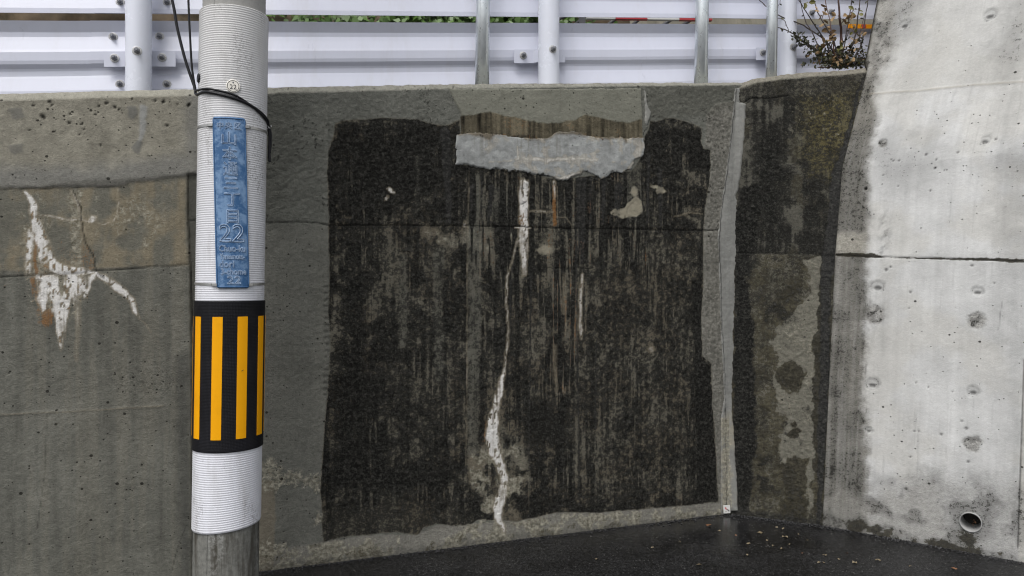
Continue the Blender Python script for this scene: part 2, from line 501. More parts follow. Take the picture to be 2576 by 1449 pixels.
class Layers:
    """weathering of one wall surface, stored per vertex"""
    def __init__(s, wall, U, Z):
        s.w = wall; s.U = U; s.Z = Z; n = U.size
        s.base = np.zeros((n, 3)); s.base[:] = (0.1, 0.1, 0.09)
        s.rough = np.full(n, 0.4); s.h = np.zeros(n); s.soft = 1.0
        for k in ('algae', 'moss', 'lime', 'rust', 'wet', 'pit', 'crack', 'sand'):
            setattr(s, k, np.zeros(n))
    def pts(s, P):
        P = np.array(P, float)
        u, z = s.w.uz(P[:, 0], P[:, 1])
        return np.stack([u, z], -1)
    def warp(s, amp, scale=14, off=0):
        if amp <= 0: return s.U, s.Z
        return (s.U + (fbm(s.U * scale, s.Z * scale, 4, off, 0.68) - 0.5) * 2.6 * amp,
                s.Z + (fbm(s.U * scale, s.Z * scale, 4, off + 50, 0.68) - 0.5) * 2.6 * amp)
    def sd_poly(s, P, amp=0.0, nsc=14, off=0):
        P = s.pts(P); U, Z = s.warp(amp, nsc, off)
        d = np.full(U.shape, 1e9); ins = np.zeros(U.shape, bool)
        for i in range(len(P)):
            a = P[i]; b = P[(i + 1) % len(P)]
            e = b - a; L = max(e @ e, 1e-12)
            t = np.clip(((U - a[0]) * e[0] + (Z - a[1]) * e[1]) / L, 0, 1)
            dx = U - a[0] - t * e[0]; dz = Z - a[1] - t * e[1]
            d = np.minimum(d, dx * dx + dz * dz)
            c = ((a[1] <= Z) != (b[1] <= Z)) & (U < (b[0] - a[0]) * (Z - a[1]) / (b[1] - a[1] + 1e-12) + a[0])
            ins ^= c
        d = np.sqrt(d)
        return np.where(ins, -d, d)
    def poly(s, P, feather=0.01, amp=0.0, nsc=14, off=0):
        return sstep(feather * s.soft, -feather * s.soft, s.sd_poly(P, amp, nsc, off))
    def sd_line(s, P, W, amp=0.0, nsc=14, off=0):
        """distance outside a stroke; W full widths in image pixels"""
        q = np.array(P, float)
        if not hasattr(W, '__len__'): W = [W] * len(P)
        sc = s.w.scale(q[:, 0], q[:, 1]); R = np.array(W) * 0.5 * sc
        P = s.pts(P); U, Z = s.warp(amp, nsc, off)
        best = np.full(U.shape, 1e9)
        for i in range(len(P) - 1):
            a, b = P[i], P[i + 1]; e = b - a; L = max(e @ e, 1e-12)
            t = np.clip(((U - a[0]) * e[0] + (Z - a[1]) * e[1]) / L, 0, 1)
            d = np.hypot(U - a[0] - t * e[0], Z - a[1] - t * e[1]) - (R[i] + (R[i + 1] - R[i]) * t)
            best = np.minimum(best, d)
        return best
    def line(s, P, W, feather=0.005, amp=0.0, nsc=14, off=0):
        return sstep(feather * s.soft, -feather * s.soft, s.sd_line(P, W, amp, nsc, off))
    def blob(s, px, py, rx, ry, soft=0.5, amp=0.0, nsc=18, off=0):
        u, z = s.w.uz(np.array([px]), np.array([py])); sc = s.w.scale(np.array([px]), np.array([py]))[0]
        U, Z = s.warp(amp, nsc, off)
        r = np.hypot((U - u[0]) / (rx * sc), (Z - z[0]) / (ry * sc))
        return sstep(1 + soft, 1 - soft, r)
    def setbase(s, m, col):
        s.base = s.base * (1 - m[:, None]) + np.array(col) * m[:, None]
    def up(s, k, m, v=1.0):
        a = getattr(s, k); setattr(s, k, np.maximum(a, m * v))
    def sub(s, k, m, v=1.0):
        a = getattr(s, k); setattr(s, k, a * (1 - m * v))
    def to(s, k, m, v):
        a = getattr(s, k); setattr(s, k, a * (1 - m) + v * m)
    def streak(s, fu=45, fz=1.2, off=0):
        return fbm(s.U * fu, s.Z * fz, 4, off)
    def n(s, sc, off=0, oct=4):
        return fbm(s.U * sc, s.Z * sc, oct, off)

def grid_faces(nu, nz, keep=None):
    i = np.arange(nu * nz).reshape(nz, nu)
    f = np.stack([i[:-1, :-1], i[:-1, 1:], i[1:, 1:], i[1:, :-1]], -1).reshape(-1, 4)
    if keep is not None:
        k = keep.reshape(nz, nu)
        kk = (k[:-1, :-1] & k[:-1, 1:] & k[1:, 1:] & k[1:, :-1]).reshape(-1)
        f = f[kk]
    return f

def wall_mesh(name, P, F, L, parent=None, origin=None, uvw=None):
    """mesh from arrays with the weathering stored as attributes"""
    used = np.zeros(len(P), bool); used[F.reshape(-1)] = True
    if not used.all():
        remap = np.cumsum(used) - 1
        F = remap[F]; P = P[used]
    off = np.array(wloc(parent)) if parent else np.array(origin)
    me = bpy.data.meshes.new(name)
    me.vertices.add(len(P)); me.vertices.foreach_set('co', (P - off).astype(np.float32).reshape(-1))
    nf = len(F)
    me.loops.add(nf * 4); me.loops.foreach_set('vertex_index', F.reshape(-1).astype(np.int32))
    me.polygons.add(nf)
    me.polygons.foreach_set('loop_start', np.arange(0, nf * 4, 4, dtype=np.int32))
    me.polygons.foreach_set('loop_total', np.full(nf, 4, dtype=np.int32))
    me.update(calc_edges=True)
    me.polygons.foreach_set('use_smooth', np.ones(nf, bool))
    uv = me.uv_layers.new(name='UVMap')
    UV = np.stack([L.U, L.Z], -1)[used]
    uv.data.foreach_set('uv', UV[F.reshape(-1)].astype(np.float32).reshape(-1))
    def put(n, cols):
        a = me.attributes.new(n, 'FLOAT_COLOR', 'POINT')
        arr = np.stack([np.clip(c, 0, 1) if n != 'base' else c for c in cols], -1)[used]
        a.data.foreach_set('color', arr.astype(np.float32).reshape(-1))
    put('base', [L.base[:, 0], L.base[:, 1], L.base[:, 2], L.rough])
    put('growth', [L.algae, L.moss, L.lime, L.rust])
    put('salts', [L.wet, L.pit, L.crack, L.sand])
    me.materials.append(M_WALL)
    me.validate()
    o = bpy.data.objects.new(name, me); link(o)
    if parent: o.parent = parent
    else: o.location = tuple(off)
    return o

STEP = 0.0068

def topped_wall(wall, name, us, ztop_fn, cham_fn, paint, depth, zbot=-0.06, lean_mesh=None, keep_fn=None):
    """front face on a fine grid, then chamfer, flat top and back"""
    zt = ztop_fn(us); ch = cham_fn(us)
    nz = int((zt.max() - zbot) / STEP)
    t = np.linspace(0, 1, nz)
    Zf = zbot + (zt - ch - zbot)[None, :] * t[:, None]
    Uf = np.broadcast_to(us[None, :], Zf.shape).copy()
    rowsU = [Uf]; rowsZ = [Zf]; back = [np.zeros_like(Zf)]
    for f in (0.35, 0.7, 1.0):
        rowsU.append(us[None, :]); rowsZ.append((zt - ch * (1 - f))[None, :]); back.append((ch * f)[None, :])
    for b, dz in ((depth * 0.4, 0.004), (depth, 0.004), (depth, -1.2)):
        rowsU.append(us[None, :]); rowsZ.append((zt + dz)[None, :]); back.append(np.full((1, len(us)), b))
    U = np.concatenate(rowsU).reshape(-1); Z = np.concatenate(rowsZ).reshape(-1); B = np.concatenate(back).reshape(-1)
    L = Layers(wall, U, Z)
    paint(L)
    nzt = len(U) // len(us)
    hf = L.h.copy(); hf[(nz) * len(us):] *= 0.5; hf[(nz + 3) * len(us):] = 0
    P = wall.pos(U, Z, hf - B)
    keep = keep_fn(L) if keep_fn else None
    F = grid_faces(len(us), nzt, keep)
    org = wall.pos(np.array(us.mean()), np.array(0.0), -depth * 0.5)
    return wall_mesh(name, P, F, L, origin=tuple(org))

WM, WF, WR = Wall('main'), Wall('flank'), Wall('right')

def zline(wall, pts):
    """top edge in image pixels -> (u, z) table"""
    P = np.array(pts, float); u, z = wall.uz(P[:, 0], P[:, 1])
    return lambda us: np.interp(us, u, z)

TOP_PTS = [(-900, 247), (0, 231), (250, 224), (500, 219), (680, 215), (900, 212), (1150, 208), (1620, 206), (1860, 206)]
top_main = zline(WM, TOP_PTS)
def crumble(us, amp=0.004, off=0):
    return (fbm(us * 22, us * 0 + 3.1 + off, 4) - 0.5) * 2 * amp
u_joint = float(WM.uz(np.array([578.]), np.array([600.]))[0][0])      # panels meet behind the pole
u_frame = float(WM.uz(np.array([-40.]), np.array([600.]))[0][0])
u_corner = float(WM.uz(np.array([1853.]), np.array([400.]))[0][0])

# ---- grounds first
MBg = MB()
N = 1
obj('road', [(-300, -300, 0), (300, -300, 0), (300, 300, 0), (-300, 300, 0)], [(0, 1, 2, 3)], M_ROAD)
tag(bpy.data.objects['road'], 'dark wet asphalt at the foot of the walls', 'road', kind='structure')

# ------------------------------------------------------------------ painting the left panel
def grooves(L, P, W, depth=0.008, amp=0.004, dark=0.9, off=0):
    m = L.line(P, W, 0.0035, amp, 20, off)
    L.h -= depth * m
    L.up('crack', m, dark)

def lace(L, m, off=0):
    """salt crusts are patchy: runs, gaps and thin places"""
    q = 0.5 * L.streak(48, 7.0, off) + 0.5 * L.n(34, off + 2)
    return m * np.clip(0.66 + 0.45 * sstep(0.36, 0.56, q), 0, 1)

def paint_left(L):
    U, Z = L.U, L.Z
    n1 = L.n(3.5, 1); n2 = L.n(11, 2); n3 = L.n(30, 3); stn = L.streak(26, 1.3, 4)
    L.base[:] = (0.165, 0.160, 0.132)
    L.base *= (0.82 + 0.36 * n1 + 0.3 * (n2 - 0.5))[:, None]
    # brownish bloom on the middle course
    mid = L.poly([(-60, 468), (475, 445), (475, 668), (-60, 702)], 0.02)
    L.setbase(mid * sstep(0.40, 0.62, n2 * 0.6 + stn * 0.4) * 0.8, (0.25, 0.215, 0.150))
    L.to('rough', mid, 0.5)
    # upper course: paler, sand-coloured cast concrete
    upP = [(-900, 478), (0, 472), (90, 474), (165, 471), (290, 469), (335, 457), (400, 449), (470, 441), (520, 436), (520, 150), (-900, 150)]
    sd = L.sd_poly(upP, 0.006, 16, 7)
    up = sstep(0.006, -0.006, sd)
    L.setbase(up, (0.268, 0.254, 0.208))
    L.base *= (1 + up * (0.5 * (n2 - 0.5) + 0.35 * (n3 - 0.5)))[:, None]
    L.h += 0.006 * sstep(0.014, -0.014, sd)
    smear = up * sstep(0.11, 0.02, np.abs(sd + 0.045) + (n2 - 0.5) * 0.06)
    L.setbase(smear * 0.8, (0.215, 0.213, 0.197))
    dk = L.poly([(90, 474), (165, 458), (290, 450), (400, 444), (470, 440), (470, 448), (400, 452), (335, 460), (290, 470), (165, 472)], 0.012, 0.006)
    L.setbase(dk * 0.7, (0.115, 0.112, 0.098))
    L.to('pit', up, 0.30); L.to('pit', 1 - up, 0.10)
    porous = up * sstep(0.085, 0.0, np.abs(Z - (top_main(U) - 0.12)) + (n2 - 0.5) * 0.1)
    L.up('pit', porous, 0.85)
    for (x, y, r) in ((125, 258, 4), (130, 265, 3), (108, 292, 5), (111, 297, 4), (174, 308, 4), (239, 289, 3.2), (412, 257, 4.5), (392, 252, 3.5), (420, 316, 3.5), (86, 266, 3), (177, 287, 2.8), (208, 312, 3.2), (268, 261, 4), (290, 269, 4), (447, 262, 3), (478, 264, 3), (137, 332, 2.6), (253, 365, 3), (200, 340, 2.4), (75, 326, 2.4), (300, 275, 2.6), (250, 268, 3), (473, 266, 3.4), (331, 250, 2.8), (212, 324, 2.4)):
        b = L.blob(x, y, r, r, 0.4, 0.006, 40, int(x)); L.up('crack', b, 0.85); L.h -= 0.006 * b
    # trowelled repairs
    for P, c in (([(355, 262), (372, 268), (366, 330), (352, 372), (344, 372), (352, 320)], (0.30, 0.305, 0.295)),
                 ([(322, 268), (345, 268), (350, 282), (338, 302), (325, 296)], (0.16, 0.158, 0.145)),
                 ([(346, 352), (362, 356), (352, 388), (340, 385), (330, 372)], (0.15, 0.148, 0.135)),
                 ([(18, 276), (55, 272), (62, 296), (35, 302)], (0.18, 0.175, 0.155)),
                 ([(25, 365), (58, 362), (60, 385), (40, 390), (27, 382)], (0.17, 0.165, 0.145))):
        m = L.poly(P, 0.006, 0.008, 20); L.setbase(m * 0.85, c); L.to('pit', m, 0.0); L.to('rough', m, 0.15); L.h += 0.002 * m
    # lower course, greener and darker, streaked
    low = L.poly([(-900, 705), (475, 668), (475, 1700), (-900, 1700)], 0.01)
    L.setbase(low * 0.8, (0.158, 0.158, 0.138))
    L.base *= (1 + low * ((stn - 0.5) * 0.7 + (n1 - 0.5) * 0.5))[:, None]
    L.to('pit', low, 0.24); L.to('rough', low, 0.55)
    tan = low * sstep(0.50, 0.64, stn) * sstep(900, 500, np.full_like(U, 600)) * 0.5
    L.setbase(tan * 0.6, (0.165, 0.152, 0.118))
    # honeycombed pocket
    hc = L.blob(365, 955, 75, 45, 0.5, 0.05); L.up('pit', hc, 0.95); L.to('rough', hc, 0.95)
    hc2 = L.blob(335, 1215, 50, 22, 0.5, 0.03); L.up('pit', hc2, 0.9); L.to('rough', hc2, 0.8)
    # ambient shade near the pole, painted as a darker strip by the joint
    ed = L.poly([(440, 900), (480, 880), (486, 1500), (445, 1500)], 0.03, 0.02); L.setbase(ed * 0.6, (0.082, 0.083, 0.076))
    # board joints
    grooves(L, [(-900, 770), (0, 697), (150, 690), (250, 682), (475, 665)], 2.3, 0.006, 0.003, 0.75)
    L.up('lime', L.line([(-60, 1048), (0, 1043), (200, 1034), (410, 1021)], 3.0, 0.003, 0.003), 0.42)
    L.h += 0.003 * L.line([(-60, 1048), (0, 1043), (410, 1021)], 4, 0.004)
    grooves(L, [(-60, 476), (90, 475), (165, 472), (290, 470)], 1.6, 0.004, 0.005, 0.6)
    # old run-off bands
    pale = L.poly([(168, 474), (208, 474), (206, 560), (210, 690), (172, 690), (175, 580)], 0.02, 0.012, 25)
    L.up('sand', pale * (0.35 + 0.8 * stn), 0.80)
    L.up('sand', L.poly([(228, 480), (252, 480), (246, 600), (232, 600)], 0.02, 0.012) * stn, 0.7)
    L.up('sand', L.poly([(290, 500), (306, 500), (300, 660), (292, 660)], 0.015, 0.01) * stn, 0.5)
    L.up('sand', L.blob(355, 560, 60, 80, 0.6, 0.05) * sstep(0.45, 0.65, n2), 0.45)
    L.up('sand', L.blob(40, 560, 50, 80, 0.6, 0.05) * sstep(0.45, 0.65, n2), 0.42)
    L.up('rust', L.poly([(60, 690), (130, 690), (118, 760), (100, 810), (85, 790), (75, 740)], 0.03, 0.02), 0.50)
    L.up('rust', L.blob(118, 800, 18, 25, 0.6, 0.02), 0.62)
    L.up('rust', L.poly([(84, 590), (98, 590), (96, 690), (84, 690)], 0.012, 0.01), 0.75)
    L.up('rust', L.poly([(200, 600), (244, 625), (240, 680), (200, 690)], 0.02, 0.01), 0.40)
    L.up('rust', L.blob(190, 640, 60, 40, 0.7, 0.03), 0.33)
    L.up('rust', L.blob(30, 640, 70, 120, 0.7, 0.06) * n2, 0.40)
    # crusts of white salt bleeding from the cracks
    crust = np.zeros_like(U)
    def cr(m, v=1.0):
        nonlocal crust
        crust = np.maximum(crust, m * v)
    L.soft = 1.9
    cr(L.line([(62, 483), (74, 494), (82, 506)], [6, 10, 14], 0.005, 0.005, 30))
    cr(L.poly([(80, 500), (93, 512), (96, 545), (103, 565), (115, 590), (128, 620), (140, 655), (160, 668), (205, 672), (238, 684), (210, 690), (160, 692), (130, 684), (104, 668), (97, 640), (93, 615), (85, 600), (80, 560), (76, 530)], 0.008, 0.008, 25))
    cr(L.poly([(74, 575), (84, 590), (82, 640), (76, 690), (66, 692), (64, 640), (62, 600)], 0.010, 0.008, 25), 0.85)
    Zk = L.Z; L.Z = Z + (L.streak(34, 0.5, 210) - 0.46) * 0.34 * sstep(1.66, 1.50, Z)
    fan = L.poly([(90, 695), (98, 735), (94, 762), (105, 782), (118, 784), (128, 792), (132, 815), (145, 827), (158, 817), (165, 787), (180, 792), (188, 770), (192, 740), (205, 722), (238, 706), (242, 690)], 0.012, 0.012, 28)
    L.Z = Zk
    fan *= np.clip(0.58 + 0.95 * L.streak(55, 2.0, 9), 0, 1)
    cr(fan, 1.0)
    cr(L.line([(240, 684), (260, 698), (290, 720), (312, 735), (330, 755), (340, 780), (352, 802)], [6, 12, 18, 16, 12, 10, 2], 0.006, 0.007, 30))
    cr(L.line([(352, 802), (365, 815), (380, 838)], [2, 1.5, 1.0], 0.003, 0.004), 0.6)
    cr(L.line([(186, 690), (196, 760), (197, 840), (190, 905)], [14, 12, 10, 5], 0.008, 0.006), 0.42)
    cr(L.line([(295, 474), (298, 510), (293, 545), (285, 556), (262, 566), (228, 560)], 2.5, 0.004, 0.006), 0.75)
    cr(L.line([(98, 542), (140, 546), (172, 552), (205, 551), (225, 560)], [4, 4, 7, 8, 4], 0.005, 0.006), 0.75)
    cr(L.blob(232, 553, 12, 9, 0.5, 0.012), 0.8)
    cr(L.line([(178, 478), (195, 505), (204, 540), (210, 600)], [4, 6, 8, 6], 0.008, 0.006), 0.6)
    L.soft = 1.0
    halo = L.poly([(50, 480), (110, 490), (160, 660), (260, 690), (240, 760), (200, 800), (90, 800), (60, 700)], 0.06, 0.04)
    L.up('sand', halo * sstep(0.36, 0.56, 0.5 * n2 + 0.5 * stn), 0.68); L.up('rust', halo * sstep(0.5, 0.62, stn), 0.30)
    crust = np.clip(lace(L, crust, 140) * 1.30, 0, 1)
    L.up('lime', crust)
    L.h += 0.004 * sstep(0.3, 0.9, crust) * (n3 - 0.2)
    vein = sstep(0.93, 0.975, 1 - np.abs(2 * fbm(U * 24, Z * 9, 3, 150) - 1)) * sstep(0.3, 0.7, crust)
    L.sub('lime', vein, 0.7); L.up('rust', vein, 0.5)
    grooves(L, [(182, 478), (205, 522), (206, 560), (216, 610), (234, 640), (241, 682), (262, 700)], 2.6, 0.006, 0.006, 0.8)
    # joint against the rendered wall, with a darker strip beyond it
    strip = L.poly([(473, 437), (475, 560), (478, 660), (481, 900), (484, 1500), (620, 1500), (620, 437)], 0.004)
    L.setbase(strip * 0.9, (0.088, 0.088, 0.076)); L.to('pit', strip, 0.1); L.sub('sand', strip, 0.9); L.h -= 0.010 * strip
    grooves(L, [(472, 440), (474, 560), (478, 640), (480, 700), (482, 760), (482, 900)], [3, 2.6, 2.6, 3, 3, 1.5], 0.008, 0.004, 0.85)
    grooves(L, [(478, 553), (620, 556)], 2.4, 0.006, 0.002, 0.8)
    # thin vertical scratches
    L.up('crack', L.line([(118, 1040), (112, 1200), (93, 1330)], 1.6, 0.003, 0.002), 0.55)
    L.up('crack', L.line([(470, 1320), (445, 1380), (430, 1440)], 1.4, 0.003, 0.006), 0.7)
    L.h += (n3 - 0.5) * 0.003 + (n2 - 0.5) * 0.003
    # top edge rubbed; its sky light also painted in as a paler tone
    L.setbase(sstep(0.050, 0.044, top_main(U) - Z) * 0.75, (0.31, 0.30, 0.255))

def paint_main(L):
    U, Z = L.U, L.Z
    n1 = L.n(3, 11); n2 = L.n(10, 12); n3 = L.n(32, 13); n4 = L.n(75, 14, 2)
    st1 = L.streak(30, 0.9, 15); st2 = L.streak(70, 3.2, 16); st3 = L.streak(14, 0.5, 17)
    # grey cement render
    L.base[:] = (0.145, 0.147, 0.129)
    L.base *= (0.85 + 0.3 * n1)[:, None]
    L.rough[:] = 0.62; L.pit[:] = 0.05
    lowgrey = L.poly([(640, 565), (830, 566), (835, 1600), (640, 1600)], 0.01)
    L.to('rough', lowgrey, 0.55); L.to('pit', lowgrey, 0.32)
    L.setbase(lowgrey * 0.5, (0.165, 0.163, 0.143))
    # darker grey near the pole side at the top
    L.setbase(L.poly([(480, 230), (735, 228), (740, 400), (700, 560), (480, 560)], 0.08, 0.05) * 0.5, (0.070, 0.071, 0.062))
    L.setbase(L.poly([(478, 400), (500, 400), (500, 1500), (478, 1500)], 0.02) * 0.55, (0.072, 0.072, 0.064))
    # stucco relief on the upper course
    upc = L.poly([(480, 150), (1860, 150), (1860, 578), (1150, 567), (830, 566), (480, 552)], 0.01)
    rid = 1 - np.abs(2 * fbm(U * 26, Z * 34, 3, 21) - 1)
    L.h += upc * (rid - 0.6) * 0.0065 + (n2 - 0.5) * 0.006 + (n3 - 0.5) * 0.004
    L.up('crack', upc * sstep(0.955, 0.985, 1 - np.abs(2 * fbm(U * 17, Z * 21, 3, 23) - 1)) * sstep(0.5, 0.62, n2), 0.8)
    # ---- the large stain of black growth
    stain = [(843, 314), (860, 303), (960, 297), (1050, 299), (1075, 309), (1110, 317), (1130, 314), (1158, 299), (1158, 340), (1148, 412),
             (1300, 430), (1405, 452), (1590, 430), (1618, 390), (1622, 345), (1636, 305), (1652, 308), (1676, 296), (1706, 300), (1740, 310), (1765, 324), (1763, 360), (1770, 374), (1786, 378),
             (1787, 420), (1783, 470), (1772, 530), (1769, 640), (1770, 705), (1764, 800), (1767, 895), (1790, 915), (1792, 1020), (1800, 1100), (1804, 1180), (1808, 1262),
             (1700, 1274), (1600, 1282), (1500, 1290), (1400, 1288), (1345, 1302), (1300, 1312), (1205, 1306), (1185, 1318), (1150, 1324), (1100, 1317), (1065, 1326), (1050, 1345), (1000, 1338), (930, 1346), (870, 1350), (812, 1364),
             (810, 1300), (807, 1240), (809, 1180), (816, 1080), (826, 960), (832, 860), (826, 780), (829, 700), (826, 500), (822, 430), (826, 380), (838, 345)]
    sd = L.sd_poly(stain, 0.006, 22, 31)
    S = sstep(0.006, -0.006, sd)
    inner = sstep(-0.02, -0.2, sd)
    sA = sstep(0.40, 0.60, L.streak(15, 1.5, 201)); sB = sstep(0.42, 0.60, L.streak(48, 4.0, 202)); sC = sstep(0.44, 0.60, L.streak(95, 9.0, 203))
    bl1 = sstep(0.40, 0.60, L.n(9, 204)); bl2 = sstep(0.40, 0.62, L.n(24, 205)); fine = L.n(48, 206, 3)
    sL = sstep(0.43, 0.58, L.streak(34, 0.8, 212)); lev = 0.955 - 0.20 * sA * (0.4 + 0.6 * bl1) - 0.18 * sL * (0.3 + 0.7 * bl1) - 0.12 * sB * bl1 - 0.12 * bl2 - 0.05 * sC + 0.50 * (fine - 0.5)
    L.setbase(S, (0.176, 0.164, 0.130))
    L.setbase(S * sstep(0.48, 0.64, L.n(5, 207)) * 0.5, (0.140, 0.116, 0.082))
    L.to('rough', S, 0.95)
    L.up('algae', S * lev)
    L.to('moss', S * sstep(0.45, 0.72, L.n(4.5, 33)) , 0.40)
    # upper left part almost solid black, rough render
    L.up('algae', L.poly([(845, 314), (1155, 302), (1150, 430), (1140, 500), (1000, 540), (830, 560), (824, 430)], 0.12, 0.06) * S, 0.84)
    L.up('algae', L.poly([(1640, 305), (1765, 325), (1785, 380), (1780, 440), (1640, 430)], 0.05, 0.03) * S, 0.88)
    L.up('algae', L.poly([(835, 850), (930, 830), (960, 1000), (1000, 1150), (1170, 1150), (1172, 1290), (1040, 1270), (820, 1230), (826, 980)], 0.10, 0.06) * S, 0.84)
    L.up('algae', L.poly([(1180, 880), (1230, 880), (1215, 1130), (1180, 1150)], 0.05, 0.03) * S, 0.92)
    L.up('algae', L.poly([(1290, 960), (1440, 1010), (1460, 1130), (1330, 1150), (1290, 1100)], 0.10, 0.06) * S, 0.78)
    L.up('algae', L.poly([(1738, 700), (1768, 700), (1768, 900), (1790, 920), (1806, 1262), (1758, 1262), (1745, 1000)], 0.02, 0.02) * S, 0.97)
    # paler grey-brown centre on the right of the stain
    pg = L.poly([(1480, 600), (1740, 600), (1735, 780), (1720, 1240), (1500, 1260), (1480, 980)], 0.12, 0.08) * S
    L.to('algae', pg * 0.65, 0.62 + 0.4 * (n2 - 0.5) - 0.08 * sB + 0.7 * (fine - 0.5))
    pg2 = L.poly([(900, 585), (1170, 580), (1170, 900), (1100, 1100), (960, 1050), (980, 760)], 0.12, 0.08) * S * sstep(0.42, 0.6, st1 * 0.6 + n1 * 0.4)
    L.to('algae', pg2 * 0.6, 0.52 + 0.4 * (fine - 0.5))
    # pale band just under the board joint
    jb = L.poly([(980, 570), (1310, 576), (1310, 612), (1230, 640), (980, 600)], 0.03, 0.03) * S
    L.to('algae', jb * sstep(0.4, 0.6, n2), 0.22); L.up('sand', jb * n2, 0.75)
    # column of thinner growth with a fine white run
    for P, v in (([(1172, 430), (1216, 440), (1214, 640), (1208, 900), (1204, 1140), (1174, 1150), (1176, 800)], 0.36),
                 ([(1003, 640), (1028, 640), (1026, 880), (1004, 880)], 0.46),
                 ([(1088, 620), (1118, 620), (1116, 960), (1092, 960)], 0.46),
                 ([(1044, 390), (1056, 390), (1052, 560), (1046, 560)], 0.5),
                 ([(1235, 470), (1300, 470), (1296, 560), (1240, 560)], 0.55),
                 ([(1560, 430), (1620, 400), (1618, 560), (1570, 560)], 0.5)):
        m = L.poly(P, 0.016, 0.012, 22) * S
        L.to('algae', m * 0.8, v + 0.5 * (fine - 0.5) + 0.12 * (sC - 0.5)); L.setbase(m * 0.6, (0.140, 0.142, 0.122))
    wl = L.line([(1180, 430), (1176, 600), (1175, 900), (1172, 1170)], [3, 3.5, 3.5, 2.5], 0.004, 0.004, 22) * (0.35 + 0.9 * st2 * sstep(0.35, 0.6, L.n(14, 36)))
    L.up('lime', wl, 0.6)
    L.up('lime', L.line([(1207, 450), (1209, 560), (1207, 700)], 2.5, 0.004, 0.004) * n2, 0.7)
    # black runs
    blk = np.zeros_like(U)
    for P, w in (([(1184, 470), (1186, 530)], [12, 6]), ([(1236, 470), (1232, 530), (1226, 562)], [14, 10, 4]), ([(1210, 440), (1208, 580)], [5, 4]),
                 ([(1455, 440), (1456, 640)], [14, 8]), ([(1468, 440), (1464, 660)], [16, 8]), ([(1486, 445), (1484, 560)], [8, 4]),
                 ([(1520, 440), (1515, 560)], [14, 8]), ([(1448, 560), (1452, 880), (1456, 1200)], [4, 5, 3]),
                 ([(1335, 690), (1334, 900), (1330, 1130), (1332, 1310)], [5, 4, 4, 3]), ([(1300, 600), (1285, 720), (1282, 860)], [5, 6, 3]),
                 ([(1500, 860), (1498, 1080)], [4, 3]), ([(1455, 1000), (1458, 1290)], [3, 3]), ([(1632, 390), (1628, 560)], [10, 6]),
                 ([(1660, 430), (1662, 560)], [16, 10]), ([(1555, 470), (1552, 540)], [22, 16]), ([(1120, 330), (1130, 560)], [26, 12])):
        blk = np.maximum(blk, L.line(P, w, 0.006, 0.006, 25))
    under = L.poly([(1150, 420), (1620, 400), (1640, 560), (1640, 700), (1500, 640), (1330, 760), (1160, 640)], 0.06, 0.05) * S
    drip = sstep(0.50, 0.58, L.streak(36, 1.3, 208)); ldrip = sstep(0.53, 0.63, L.streak(44, 1.8, 209))
    L.to('algae', under * drip * 0.9, 0.95); L.to('algae', under * ldrip * (1 - drip) * 0.75, 0.34)
    L.up('rust', under * ldrip * bl1, 0.30)
    L.up('algae', blk * S); L.up('wet', blk * S, 0.6)
    # thin pale and ochre runs all over the stain
    runs = S * inner * sstep(0.56, 0.66, st2) * sstep(0.46, 0.58, L.n(5, 38))
    L.to('algae', runs * 0.75, 0.36)
    L.up('sand', runs * 0.5, 0.55)
    run2 = L.poly([(1370, 600), (1490, 600), (1480, 860), (1450, 1000), (1390, 1000)], 0.05, 0.04) * sstep(0.50, 0.66, st2) * S
    L.to('algae', run2 * 0.7, 0.35); L.up('rust', run2, 0.40); L.up('sand', run2, 0.60)
    # crusted white runs
    crust = np.zeros_like(U)
    def cr(m, v=1.0):
        nonlocal crust
        crust = np.maximum(crust, m * v)
    L.soft = 1.7; Zk = L.Z; L.Z = Z + (L.streak(60, 1.0, 211) - 0.46) * 0.10
    cr(L.poly([(1308, 446), (1331, 446), (1329, 500), (1330, 572), (1328, 640), (1326, 690), (1314, 690), (1310, 640), (1302, 600), (1306, 560), (1304, 500)], 0.007, 0.008, 28), 0.82)
    crust *= 0.62 + 0.6 * st2
    L.up('rust', L.blob(1314, 548, 10, 28, 0.5, 0.01), 0.55)
    L.Z = Zk
    cr(L.line([(1301, 600), (1290, 650), (1276, 700), (1274, 760), (1280, 830), (1272, 900), (1268, 945)], [5, 5, 6, 6, 7, 7, 10], 0.005, 0.006, 25), 0.62)
    big = L.line([(1268, 935), (1256, 985), (1243, 1040), (1238, 1080), (1240, 1115), (1252, 1150), (1262, 1180), (1270, 1215), (1264, 1245), (1252, 1275), (1254, 1305), (1268, 1338)],
                 [8, 16, 24, 36, 38, 26, 18, 20, 26, 26, 20, 4], 0.008, 0.010, 26)
    cr(big * (0.7 + 0.45 * st2), 1.0)
    L.up('rust', L.line([(1222, 1060), (1216, 1110)], [8, 8], 0.012, 0.008), 0.5)
    cr(L.line([(1395, 458), (1396, 500)], [9, 5], 0.006, 0.005), 0.75)
    cr(L.line([(1402, 470), (1402, 560)], [3, 3], 0.004, 0.004), 0.5)
    L.up('rust', L.line([(1394, 468), (1395, 566)], [9, 10], 0.006, 0.004), 0.85)
    L.up('sand', L.line([(1396, 570), (1394, 640)], [16, 10], 0.015, 0.01), 0.55)
    cr(L.line([(1464, 690), (1459, 760), (1462, 850)], [7, 10, 9], 0.006, 0.008, 28), 0.68)
    cr(L.line([(1418, 690), (1416, 790)], [6, 5], 0.01, 0.01), 0.42)
    cr(L.line([(1395, 870), (1398, 960)], [7, 8], 0.012, 0.012), 0.42)
    cr(L.blob(980, 479, 8, 8, 0.5, 0.022, 30), 0.8); cr(L.blob(973, 498, 6, 4, 0.5, 0.018, 30), 0.7)
    cr(L.line([(1170, 556), (1168, 568)], [4, 8], 0.005), 0.8)
